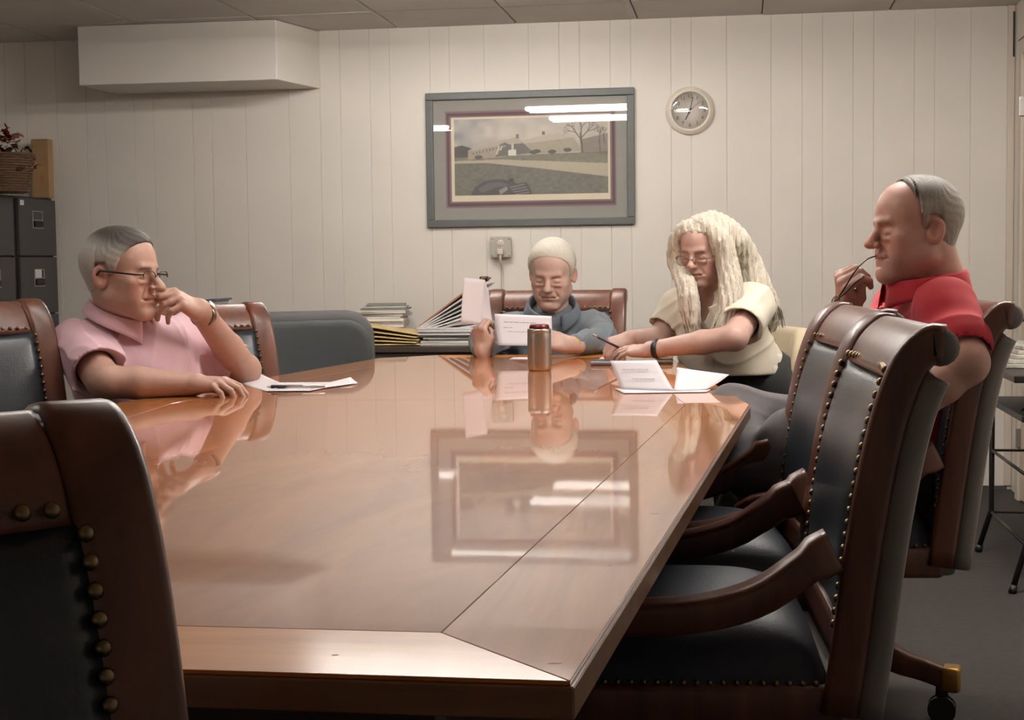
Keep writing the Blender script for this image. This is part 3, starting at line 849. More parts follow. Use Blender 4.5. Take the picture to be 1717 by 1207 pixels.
def collar(parent, m, nbase, axis, fwd, r=.064, h=.042, flare=.024, gap=.36):
    """fold-over collar as a band that opens at the front"""
    f = frame_fu(nbase, fwd, axis)
    def s(u, v):
        a = gap+(2*PI-2*gap)*u; ph = a
        prof = [(r+.003, -.012), (r+.001, h*.5), (r+.004, h), (r+.010, h+.003), (r+.014, h-.004), (r+flare*.8, h*.35), (r+flare, -.006)]
        t = v*(len(prof)-1); i = min(int(t), len(prof)-2); q = t-i; rr = prof[i][0]*(1-q)+prof[i+1][0]*q; z = prof[i][1]*(1-q)+prof[i+1][1]*q
        tip = max(0, 1-abs(u-.5)*2); edge = (1-tip)**6
        if v > .6: z -= .030*edge*(v-.6)/.4
        z -= .016*math.cos(ph)
        rx = rr*1.05; ry = rr*.98
        p = f.w((rx*math.sin(ph), ry*math.cos(ph), z)); return p
    return grid_mesh('collar', s, 48, 12, m, parent, .0022)
def legs(parent, m, hip, f, knees, ankles, toes, r=(.088, .066, .050), shoe=True, name='trousers', res=.008):
    o = []; pts = [hip]
    for s, kn, an in zip((1, -1), knees, ankles):
        h = hip+f.M[:, 0]*.085*s-f.M[:, 2]*.02
        o += [('u', .05, cone(h, kn, r[0], r[1])), ('u', .03, cone(kn, an, r[1], r[2]))]; pts += [kn, an]
    o.append(('u', .06, ell((0, 0, 0), (.178, .135, .12), Frame(hip, f.M[:, 0], f.M[:, 1], f.M[:, 2]))))
    o.append(('d', 0, wrinkle(.0035, f, 1.3)))
    part_sdf(name, o, pts, m, parent, res)
    for an, t in zip(ankles, toes):
        an = np.array(an); d = nrm(np.array([t[0], t[1], 0])); base = np.array([an[0], an[1], .0])
        o = [('u', 0, cone(base+(0, 0, .045)-d*.05, base+(0, 0, .04)+d*.06, .042, .040)), ('u', .03, cone(base+(0, 0, .04)+d*.06, base+(0, 0, .035)+d*.17, .042, .034)),
             ('u', .03, cone(base+(0, 0, .05), base+(0, 0, .11), .040, .040)), ('i', .006, plane((0, 0, .004), (0, 0, -1)))]
        part_sdf('shoe', o, [base-d*.1, base+d*.2+np.array((0, 0, .1))], M['black'], parent, .007, .06)
def eyeglasses(parent, fr, m, tr=.0016, lens_w=.024, lens_h=.016, y=.108, z=.006, rim=True, W=1.0, lower=True):
    def rimpts(q, full=True):
        P_ = []
        for i in range(25):
            a = 2*PI*i/24; c, s = math.cos(a), math.sin(a)
            P_.append(fr.w((q*.034+lens_w*math.copysign(abs(c)**.7, c), y-.0035*(c*q > .5)*0-abs(q*.034+lens_w*c)*.12, z+lens_h*math.copysign(abs(s)**.7, s))))
        return P_
    bm = bmesh.new()
    for q in (-1, 1):
        P_ = rimpts(q)
        if rim:
            if lower: add_tube(bm, P_, .0011*fr.s, 6)
            else: add_tube(bm, P_[0:13], .0014*fr.s, 6)
    add_tube(bm, [fr.w(p) for p in ((-.0105, y-.001, z+.004), (0, y+.003, z+.007), (.0105, y-.001, z+.004))], .0012*fr.s, 6)
    for q in (-1, 1):
        add_tube(bm, [fr.w(p) for p in ((q*.0575, y-.008, z+.006), (q*.072*W, y-.020, z+.006), (q*.0785*W, .02, z+.010), (q*.0800*W, -.008, z+.011), (q*.079*W, -.022, z-.002))], tr*fr.s, 6)
    g_ = from_bm('eyeglasses', bm, m, parent, True)
    bm = bmesh.new()
    for q in (-1, 1):
        P_ = rimpts(q)[:-1]; c = sum(P_)/len(P_)
        vs = [bm.verts.new(c+(p-c)*.98) for p in P_]; bm.faces.new(vs)
    me = bpy.data.meshes.new('lens'); bm.to_mesh(me); bm.free(); link('lens', me, M['lens'], g_)
def arm_ops(sh, el, wr, up=.046, e=.036, w=.027, g=0.0):
    m = el*.62+wr*.38
    return [('u', .03, cone(sh, el, up+g, e+.004+g)), ('u', .012, cone(el, m, e+g, e*.97+g)), ('u', .012, cone(m, wr, e*.97+g, w+g))]
def ring_band(parent, name, c, axis, ra, rb, m, r=.004, w=.008, up=(0, 0, 1)):
    f = frame_fu(c, up if abs(nrm(axis)@nrm(up)) < .9 else (1, 0, 0), axis)
    def s(u, v):
        a = 2*PI*u; b = 2*PI*v
        return f.w(((ra+r*math.cos(b))*math.cos(a), (rb+r*math.cos(b))*math.sin(a), w*math.sin(b)))
    return grid_mesh(name, s, 30, 8, m, parent)
UP = np.array([0, 0, 1.])
def mixcol(head, lens_): pass
def person_colors(hfr, skin, lip, brow, red=0.0):
    def f(pos):
        L = hfr.loc(pos.astype(np.float64)); c = np.tile(np.array(skin[:3]), (len(pos), 1))
        m = (np.abs(L) < .17).all(1) & (L[:, 2] > -.115)
        c[m] = head_color(L[m], skin, lip, brow, red)
        return c
    return f

# ---- man in pink, left -------------------------------------------------
def man_pink():
    hf = frame_fu(at(203, 467, 4.08), (math.cos(-.17), math.sin(-.17), -.05), (-.06, .03, 1), 1.03)
    nb = at(212, 556, 4.16); chest = at(228, 625, 4.20); hip = at(250, 742, 4.34)
    sr = at(134, 580, 4.08); sl = at(318, 566, 4.40)
    el_r = at(176, 640, 3.93); wr_r = at(322, 645, 3.99)
    el_l = at(410, 620, 4.42); wr_l = at(335, 521, 4.16)
    ops, f = torso_ops(hip, chest, nb, sr, sl, -.010, 1.06, 1.5, 1.15)
    ho = head_ops(hf, old=1.3, wide=1.0, jaw=1.1, nose=1.2, nl=.008)
    ops += [('u', .03, cone(hf.w((0, -.022, -.035)), nb, .060, .066))] + ho
    ops += arm_ops(sr, el_r, wr_r, .05, .044, .031); ops += arm_ops(sl, el_l, wr_l, .05, .045, .031)
    d1 = nrm(at(372, 640, 3.96)-wr_r); hr = frame_fu(wr_r+UP*.004, d1+np.array([0, 0, -.05]), (0.1, -.15, 1), 1.0)
    o1, _ = hand_ops(hr, -1, ((28, 30, 18), (30, 34, 20), (32, 36, 20), (36, 34, 20)), 1.2, [(.020, .020, -.012), (.040, .048, -.026), (.046, .072, -.034), (.044, .092, -.040)])
    ops += o1
    kn = at(282, 487, 4.06); hl = frame_fu(wr_l, kn-wr_l, nrm(np.array([.1, -.62, .78])), 1.06)
    o2, _ = hand_ops(hl, 1, ((38, 40, 22), (46, 46, 25), (54, 48, 28), (60, 50, 28)), .5, [(.018, .018, -.012), (.040, .040, -.030), (.046, .064, -.042), (.040, .086, -.046)])
    ops += o2
    col = person_colors(hf, SK['L'], srgb(150, 92, 80), srgb(92, 76, 66)[:3]+(.8,), .15)
    p = build_person('person', 'man in a pink polo shirt resting his chin on his hand at the table', ops, [hf.o, hip, sr, sl, el_r, el_l, wr_r, wr_l, at(405, 660, 3.95)], col)
    cl, _ = torso_ops(hip, chest, nb, sr, sl, .004, 1.08, 1.6, 1.18)
    m_r = sr*.30+el_r*.70; m_l = sl*.18+el_l*.82
    cl += [('u', .045, cone(sr, m_r, .066, .074)), ('u', .045, cone(sl, m_l, .064, .066))]
    cl += [('d', 0, wrinkle(.0072, f, .7)), ('i', .004, plane(m_r*.75+sr*.25+nrm(m_r-sr)*.05, m_r-sr)) if False else ('s', 0, cone(sr*.45+m_r*.55, m_r+(m_r-sr)*.8, .050, .062)),
           ('s', 0, cone(sl*.4+m_l*.6, m_l+(m_l-sl)*.8, .048, .056))]
    cl += [('s', .004, cone(m_r+(m_r-sr)*.38, m_r+(m_r-sr)*1.2, .085, .11)), ('s', .004, cone(m_l+(m_l-sl)*.28, m_l+(m_l-sl)*1.0, .075, .10))]
    cl += [('s', .004, cone(nb-f.M[:, 2]*.03, nb+f.M[:, 2]*.15, .058, .070)), ('s', .01, cone(nb+f.M[:, 1]*.065-f.M[:, 2]*.01, nb+f.M[:, 1]*.088-f.M[:, 2]*.050, .022, .007))]
    part_sdf('polo_shirt', cl, [hip, sr, sl, nb, m_r, m_l], M['pink'], p, .0042, .22)
    collar(p, M['pink'], at(203, 533, 4.14), UP+.42*f.M[:, 1]+.22*RGT, f.M[:, 1]*.8+.5*RGT, .080, .026, .026, .24)
    for k in range(2):
        c = nb+f.M[:, 1]*(.112+.012*k)-f.M[:, 2]*(.052+.030*k)
        link('shirt_button', nail_me, M['paper'], p).matrix_world = Matrix.Translation(Vector(c))
    hair = short_hair(hf, [(-.12, -.050), (-.06, -.052), (-.035, -.035), (-.028, .030), (.004, .034), (.016, .004), (.028, .012), (.042, .045), (.060, .074), (.085, .098)], .0115, W=1.05)
    hair_paint(part_sdf('hair', hair, [hf.o], M['h_short'], p, .0026, .18), hf, srgb(186, 182, 174), srgb(62, 56, 50), (.060, .115))
    eyeglasses(p, hf, M['frame_d'], tr=.0028, y=.112, z=.008, lower=False, W=1.07)
    w = wr_l*.93+el_l*.07; wb_ = ring_band(p, 'wristwatch', w, el_l-wr_l, .036, .031, M['frame_s'], .004, .011)
    fw_ = hl.M[:, 2]; cc = w + fw_*.034; bm = bmesh.new(); add_lathe(bm, [(.0, .0), (.017, .0), (.017, .006), (.014, .009), (.0, .009)], 20)
    bmesh.ops.transform(bm, matrix=Matrix.Translation(Vector(cc)) @ orient(fw_).to_4x4(), verts=bm.verts); from_bm('watch_case', bm, M['steel'], wb_, True)
    ki = hip+np.array([.30, -.42, -.06]); ki2 = hip+np.array([.42, -.12, -.06])
    legs(p, M['navy'], hip, f, [np.array([ki[0], ki[1], .55]), np.array([ki2[0], ki2[1], .55])], [np.array([ki[0]+.05, ki[1]-.05, .10]), np.array([ki2[0]+.08, ki2[1]-.03, .10])], [(.6, -.8), (.9, -.5)])
# ---- old man in blue, far end ------------------------------------------
def man_blue():
    hf = frame_fu(at(926, 462, 5.78), (-.06, -1, -.34), (0.02, -.30, 1), 1.05)
    nb = at(926, 528, 5.84); chest = at(926, 585, 5.88); hip = at(930, 690, 6.02)
    sr = at(856, 556, 5.84); sl = at(997, 552, 5.84)
    el_r = at(812, 610, 5.62); wr_r = at(808, 586, 5.44)
    el_l = at(1012, 598, 5.62); wr_l = at(958, 579, 5.42)
    el_r[2] = .845; el_l[2] = .85
    ops, f = torso_ops(hip, chest, nb, sr, sl, -.014, .98, 1.0, 1.0)
    ho = head_ops(hf, old=1.15, wide=1.0, jaw=1.15, nose=1.25)
    ops += [('u', .03, cone(hf.w((0, -.02, -.03)), nb, .058, .064))] + ho
    ops += arm_ops(sr, el_r, wr_r, .045, .036, .028); ops += arm_ops(sl, el_l, wr_l, .045, .036, .028)
    hr = frame_fu(wr_r, (-.10, -.25, 1), (-.45, -.88, -.2), .92)
    o1, _ = hand_ops(hr, 1, ((60, 70, 30), (65, 75, 35), (70, 75, 35), (75, 75, 35)), .4, [(.022, .016, -.010), (.040, .040, -.026), (.036, .062, -.036), (.024, .076, -.038)])
    ops += o1
    hl = frame_fu(wr_l, (-.86, -.3, .30), (.1, -.75, .6), .98)
    o2, _ = hand_ops(hl, 1, ((40, 55, 30), (50, 60, 30), (60, 65, 30), (70, 65, 30)), .5, [(.020, .020, -.008), (.040, .048, -.016), (.044, .072, -.022), (.036, .092, -.026)])
    ops += o2
    col = person_colors(hf, SK['M'], srgb(160, 104, 96), srgb(150, 132, 118)[:3]+(.6,), .2)
    p = build_person('person', 'white-haired old man in a slate blue shirt reading papers at the far table end', ops, [hf.o, chest, hip, sr, sl, el_r, el_l, wr_r, wr_l], col, .0032)
    cl, _ = torso_ops(hip, chest, nb, sr, sl, .004, 1.02, 1.1, 1.05)
    c_r = el_r*.12+wr_r*.88; c_l = el_l*.15+wr_l*.85
    cl += [('u', .05, cone(sr, el_r, .062, .052)), ('u', .02, cone(el_r, c_r, .052, .037)), ('u', .05, cone(sl, el_l, .064, .054)), ('u', .02, cone(el_l, c_l, .054, .037))]
    cl += [('d', 0, wrinkle(.0062, f, 2.2, 50, 46)), ('i', .006, plane((0, 0, TT+.002), (0, .05, -1))) if False else ('d', 0, lambda P: np.float32(0)*P[:, 0])]
    cl += [('s', .003, cone(nb-f.M[:, 2]*.02, nb+f.M[:, 2]*.15, .055, .068))]
    part_sdf('long_sleeve_shirt', cl, [hip, sr, sl, nb, el_r, el_l, c_r, c_l], M['blue'], p, .0045, .16)
    collar(p, M['blue'], at(926, 521, 5.80), UP+.45*f.M[:, 1], f.M[:, 1], .080, .032, .026, .34)
    hair = short_hair(hf, [(-.12, -.050), (-.06, -.050), (-.035, -.03), (-.025, .030), (.004, .034), (.018, -.012), (.030, .004), (.046, .050), (.062, .074), (.080, .092)], .012, W=1.02)
    hair_paint(part_sdf('hair', hair, [hf.o], M['h_short'], p, .003, .18), hf, srgb(200, 195, 184), srgb(206, 200, 186))
    w = wr_l*.97+el_l*.03; ring_band(p, 'wristwatch', w, el_l-wr_l, .034, .030, M['brass'], .003, .006)
    legs(p, M['navy'], hip, f, [np.array([hip[0]-.16, hip[1]-.44, .56]), np.array([hip[0]+.16, hip[1]-.44, .56])], [np.array([hip[0]-.17, hip[1]-.50, .1]), np.array([hip[0]+.17, hip[1]-.48, .1])], [(-.1, -1), (.1, -1)])
# ---- woman in cream ------------------------------------------------------
def woman():
    hf = frame_fu(at(1183, 425, 5.00), (-.46, -.88, -.26), (-.10, -.20, 1), .95)
    nb = at(1203, 498, 5.06); chest = at(1210, 548, 5.10); hip = at(1262, 650, 5.20)
    sl = at(1264, 510, 4.96); sr = at(1140, 515, 5.20)
    el_l = at(1232, 566, 4.80); wr_l = at(1092, 586, 4.95)
    el_r = at(1104, 568, 5.16); wr_r = at(1058, 566, 5.20)
    ops, f = torso_ops(hip, chest, nb, sr, sl, -.012, .90, 1.3, 1.0)
    ops += [('u', .025, cone(hf.w((0, -.02, -.035)), nb, .048, .054))] + head_ops(hf, old=1.1, wide=.95, jaw=.85, nose=1.0)
    ops += arm_ops(sr, el_r, wr_r, .044, .036, .025); ops += arm_ops(sl, el_l, wr_l, .046, .040, .026)
    hl = frame_fu(wr_l, at(1040, 585, 5.02)-wr_l, (-.1, -.25, 1), .93)
    o1, _ = hand_ops(hl, 1, ((10, 15, 10), (12, 18, 10), (16, 20, 12), (20, 22, 12)), .7)
    hr = frame_fu(wr_r, at(1020, 572, 5.16)-wr_r+np.array([0, 0, -.01]), (-.2, -.65, .75), .93)
    o2, _ = hand_ops(hr, -1, ((45, 45, 20), (55, 55, 25), (62, 60, 25), (68, 60, 25)), .4, [(.020, .020, -.012), (.040, .046, -.024), (.040, .070, -.034), (.030, .090, -.038)])
    ops += o1+o2+[('i', 0, plane(at(1235, 606, 5.0), -UP*1.0))]
    col = person_colors(hf, SK['W'], srgb(150, 84, 84), srgb(104, 80, 66)[:3]+(.8,), .1)
    p = build_person('person', 'woman with long platinum hair in a cream shirt writing at the table', ops, [hf.o, hip, sr, sl, el_r, el_l, wr_r, wr_l, at(1005, 580, 5.0)], col)
    cl, _ = torso_ops(hip, chest, nb, sr, sl, .005, .93, 1.5, 1.08)
    m_l = sl*.42+el_l*.58; m_r = sr*.25+el_r*.75
    cl += [('u', .045, cone(sr, m_r, .060, .062)), ('u', .045, cone(sl, m_l, .062, .074))]
    bust = chest+f.M[:, 1]*.09-f.M[:, 2]*.03
    for q in (-1, 1): cl.append(('u', .05, ell((0, 0, 0), (.062, .050, .062), Frame(bust+f.M[:, 0]*.07*q, f.M[:, 0], f.M[:, 1], f.M[:, 2]))))
    cl += [('d', 0, wrinkle(.0052, f, 3.1)), ('s', 0, cone(sr*.45+m_r*.55, m_r+(m_r-sr)*.8, .048, .054)), ('s', 0, cone(sl*.35+m_l*.65, m_l+(m_l-sl)*.9, .050, .068)),
           ('s', .004, cone(m_r+(m_r-sr)*.35, m_r+(m_r-sr)*1.2, .075, .09)), ('s', .004, cone(m_l+(m_l-sl)*.50, m_l+(m_l-sl)*1.6, .080, .12)),
           ('s', .004, cone(nb-f.M[:, 2]*.02, nb+f.M[:, 2]*.15, .052, .065)), ('s', .006, cone(nb+f.M[:, 1]*.060+f.M[:, 2]*.03, nb+f.M[:, 1]*.165-f.M[:, 2]*.085, .040, .008)),
           ('i', .01, plane(at(1235, 630, 5.0), -UP*1.0))]
    part_sdf('shirt', cl, [hip, sr, sl, nb, m_r, m_l], M['cream'], p, .0045, .2)
    collar(p, M['cream'], at(1192, 500, 5.0), UP+.5*f.M[:, 1], f.M[:, 1], .074, .026, .030, .50)
    # hair: a cap over the skull and long locks on both sides, then loose strands on top
    Hh = lambda x, y, z: hf.w((x, y, z))
    lk_r = [Hh(.045, .045, .118), Hh(.084, .040, .06), Hh(.094, .040, -.02), at(1152, 480, 4.94), at(1158, 530, 4.93), at(1168, 572, 4.94)]
    lk_l = [Hh(-.02, .03, .125), Hh(-.078, .040, .075), Hh(-.098, .035, -.01), at(1226, 478, 4.90), at(1222, 520, 4.88), at(1206, 560, 4.86)]
    lk_b = [Hh(-.03, -.03, .125), Hh(-.095, -.03, .06), at(1252, 440, 5.02), at(1268, 478, 5.02), at(1288, 520, 5.06), at(1294, 550, 5.08)]
    ho = [('u', 0, ell((0, -.010, .047), (.090, .106, .094), hf)),
          ('i', .010, lambda P: ((np.interp(hf.loc(P)[:, 1], [-.2, -.02, .01, .035, .060, .08, .11], [-.4, -.4, -.02, .055, .085, .098, .115])-hf.loc(P)[:, 2])).astype(np.float32))]
    ho += [('s', .010, ell((.004, .085, -.012), (.050, .075, .098), hf))]
    for lk, r0, r1 in ((lk_r, .026, .030), (lk_l, .030, .036), (lk_b, .045, .040)):
        S_ = spline(lk, 12)
        for i in range(12):
            t = i/12; ra = r0*min(1, .45+t*2.0)+(r1-r0)*t; tb_ = (i+1)/12; rb = r0*min(1, .45+tb_*2.0)+(r1-r0)*tb_
            if i >= 9: ra *= (1-.22*(i-9)); rb *= (1-.22*(i-8))
            ho.append(('u', .02, cone(S_[i], S_[i+1], ra, rb)))
    def grooves(P):
        x, y, z = P[:, 0], P[:, 1], P[:, 2]
        return (.0019*np.sin(330*x+90*y+5*np.sin(11*z))+.0019*np.sin(-110*x+360*y+4*np.sin(14*z+2))+.0011*np.sin(700*x+240*y+7*np.sin(9*z))).astype(np.float32)
    ho += [('d', 0, grooves)]
    part_sdf('hair', ho, [hf.o, lk_r[-1], lk_b[-1], lk_l[-1]], M['h_plat'], p, .0032, .16)
    bm = bmesh.new(); rg = np.random.default_rng(5)
    for lk, rad, cnt in ((lk_r, .030, 130), (lk_l, .036, 160), (lk_b, .044, 190)):
        for _ in range(cnt):
            a = rg.uniform(0, 2*PI); rr = rad*rg.uniform(.84, 1.08); off = np.array([math.cos(a)*rr, math.sin(a)*rr, 0])
            t1 = rg.uniform(.75, 1.04); S_ = spline([p_+off*(.55+.45*min(1, k/2)) for k, p_ in enumerate(lk)], 10)
            S_ = S_[:max(4, int(10*t1)+1)]
            if any(((hf.loc(q[None])[0]-np.array([.004, .085, -.012]))/np.array([.050, .078, .095]))@((hf.loc(q[None])[0]-np.array([.004, .085, -.012]))/np.array([.050, .078, .095])) < 1 for q in S_[1:5]): continue
            add_tube(bm, S_, [.0017]*(len(S_)-2)+[.0016, .0005], 4)
    st = from_bm('hair_strands', bm, M['h_plat'], p, True); st['kind'] = 'stuff'
    eyeglasses(p, hf, M['frame_s'], y=.110, z=.002, lens_w=.025, lens_h=.017, W=.98)
    w = wr_l*.93+el_l*.07; ring_band(p, 'wristband', w, el_l-wr_l, .031, .030, M['black'], .003, .010)
    legs(p, M['blackt'], hip+f.M[:, 2]*.035, f, [np.array([hip[0]-.30, hip[1]-.32, .58]), np.array([hip[0]-.42, hip[1]-.08, .56])], [np.array([hip[0]-.34, hip[1]-.30, .1]), np.array([hip[0]-.44, hip[1]-.06, .1])], [(-.8, -.5), (-1, -.2)])
# ---- man in red ------------------------------------------------------------
def man_red():
    hf = frame_fu(at(1537, 392, 3.68), (-math.cos(.30), -math.sin(.30), -.06), (-.05, 0, 1), 1.06)
    nb = at(1570, 478, 3.72); chest = at(1562, 560, 3.74); hip = at(1530, 752, 3.78)
    sl = at(1588, 520, 3.54); sr = at(1508, 520, 3.92)
    el_l = at(1620, 608, 3.42); wr_l = at(1512, 700, 3.44)
    el_r = at(1442, 600, 3.80); wr_r = at(1420, 512, 3.70)
    ops, f = torso_ops(hip, chest, nb, sr, sl, -.010, 1.02, 1.4, 1.1)
    ops += [('u', .035, cone(hf.w((0, -.024, -.035)), nb, .066, .072))] + head_ops(hf, old=1.3, wide=1.0, jaw=1.2, nose=1.25, nl=.001)
    ops += [('u', .03, ell((0, .045, -.085), (.040, .045, .022), hf))]
    ops += arm_ops(sl, el_l, wr_l, .054, .049, .034); ops += arm_ops(sr, el_r, wr_r, .052, .040, .031)
    hl = frame_fu(wr_l, (-.90, .1, -.35), (-.3, -.3, .9), 1.0)
    o1, _ = hand_ops(hl, 1, ((20, 25, 15),)*4, .8)
    hr = frame_fu(wr_r, at(1419, 478, 3.64)-wr_r+np.array([-.01, 0, 0]), (-.82, -.5, .1), 1.1)
    o2, _ = hand_ops(hr, 1, ((70, 75, 35), (75, 80, 40), (80, 80, 40), (85, 80, 40)), .4, [(.022, .020, -.012), (.036, .050, -.026), (.028, .078, -.034), (.012, .098, -.034)])
    ops += o1+o2
    col = person_colors(hf, SK['R'], srgb(150, 84, 78), srgb(104, 84, 72)[:3]+(.8,), .3)
    p = build_person('person', 'balding man in a red polo shirt with an eyeglass temple at his mouth', ops, [hf.o, hip, sr, sl, el_r, el_l, wr_r, wr_l], col)
    cl, _ = torso_ops(hip, chest, nb, sr, sl, .004, 1.02, 1.4, 1.02)
    m_l = sl*.30+el_l*.70; m_r = sr*.3+el_r*.7
    cl += [('u', .045, cone(sl, m_l, .068, .074)), ('u', .045, cone(sr, m_r, .062, .062))]
    cl += [('d', 0, wrinkle(.0046, f, 5.1)), ('s', 0, cone(sl*.4+m_l*.6, m_l+(m_l-sl)*.8, .056, .068)), ('s', 0, cone(sr*.4+m_r*.6, m_r+(m_r-sr)*.8, .050, .056)),
           ('i', .003, lambda P, a=plane(m_l+(m_l-sl)*.42, m_l-sl), b=cone(el_l, m_l+(m_l-sl)*.5, .13, .10): np.minimum(np.float32(1)*a(P)*0+np.maximum(a(P), 0)*0+a(P), b(P)*-1+0) if False else np.where(b(P) < 0, a(P), np.float32(-1))), ('s', .004, cone(m_r+(m_r-sr)*.5, m_r+(m_r-sr)*1.4, .080, .11)),
           ('s', .004, cone(nb-f.M[:, 2]*.03, nb+f.M[:, 2]*.15, .062, .075)), ('s', .01, cone(nb+f.M[:, 1]*.065-f.M[:, 2]*.01, nb+f.M[:, 1]*.090-f.M[:, 2]*.050, .022, .007))]
    sh_ = part_sdf('polo_shirt', cl, [hip, sr, sl, nb, m_r, m_l], M['red'], p, .0045, .22)
    collar(p, M['red'], at(1550, 490, 3.70), UP*1.0-.50*RGT, -RGT, .092, .038, .024, .28)
    hair = short_hair(hf, [(-.12, -.052), (-.06, -.054), (-.035, -.035), (-.028, .030), (.002, .034), (.010, -.004), (.020, .030), (.026, .070), (.020, .100), (.034, .118), (.05, .25)], .0085, W=1.03)
    hair_paint(part_sdf('hair', hair, [hf.o], M['h_short'], p, .0026, .18), hf, srgb(150, 142, 132), srgb(98, 90, 82))
    # small stitched emblem on the chest
    def on_shirt(x, y):
        d = nrm(ray(x, y)); h, loc_, n_, _ = sh_.ray_cast(Vector(CAM), Vector(d))
        return np.array(loc_)+np.array(n_)*.0012 if h else None
    bpy.context.view_layer.update(); bm = bmesh.new()
    for st_ in ([(1473, 521), (1475, 513), (1480, 511)], [(1475, 517), (1480, 516)], [(1483, 520), (1484, 515), (1487, 515), (1488, 520)], [(1490, 520), (1491, 516), (1495, 516), (1496, 521)]):
        P_ = [on_shirt(*q) for q in st_]
        if all(q is not None for q in P_): add_tube(bm, P_, .0013, 5)
    from_bm('stitched_emblem', bm, M['navy'], sh_)
    kn = [at(1232, 700, 3.86), at(1330, 742, 3.60)]
    legs(p, M['greyt'], hip, f, kn, [at(1262, 800, 3.60), np.array([kn[1][0]-.05, kn[1][1]-.02, .1])], [(-1, -.2), (-1, -.1)], (.092, .078, .060))
    # the glasses he holds: a thing of its own
    g_ = thing('reading_glasses', 'thin-rimmed glasses dangling from the hand of the man in red', 'glasses', (0, 0, 0))
    A = [at(1469, 429, 3.62), at(1455, 434, 3.60), at(1443, 444, 3.58), at(1432, 457, 3.57), at(1418, 480, 3.58), at(1405, 500, 3.60)]
    B_ = [at(1453, 461, 3.60), at(1444, 466, 3.58), at(1432, 476, 3.57), at(1418, 490, 3.57), at(1404, 502, 3.59), at(1396, 508, 3.61)]
    tube('temple', spline(A, 16), .0019, M['frame_d'], g_, 8); tube('temple', spline(B_, 16), .0019, M['frame_d'], g_, 8)
    bm = bmesh.new()
    for c in (at(1400, 505, 3.60), at(1403, 507, 3.645)):
        add_tube(bm, [c+RGT*.020*math.cos(2*PI*i/20)*.55+UPV*(.011*math.sin(2*PI*i/20)+.004*math.cos(2*PI*i/20))+FWD*.015*math.cos(2*PI*i/20) for i in range(21)], .0014, 6)
    from_bm('rim', bm, M['frame_d'], g_, True)
    return f
for fn in (man_pink, man_blue, woman, man_red): fn()

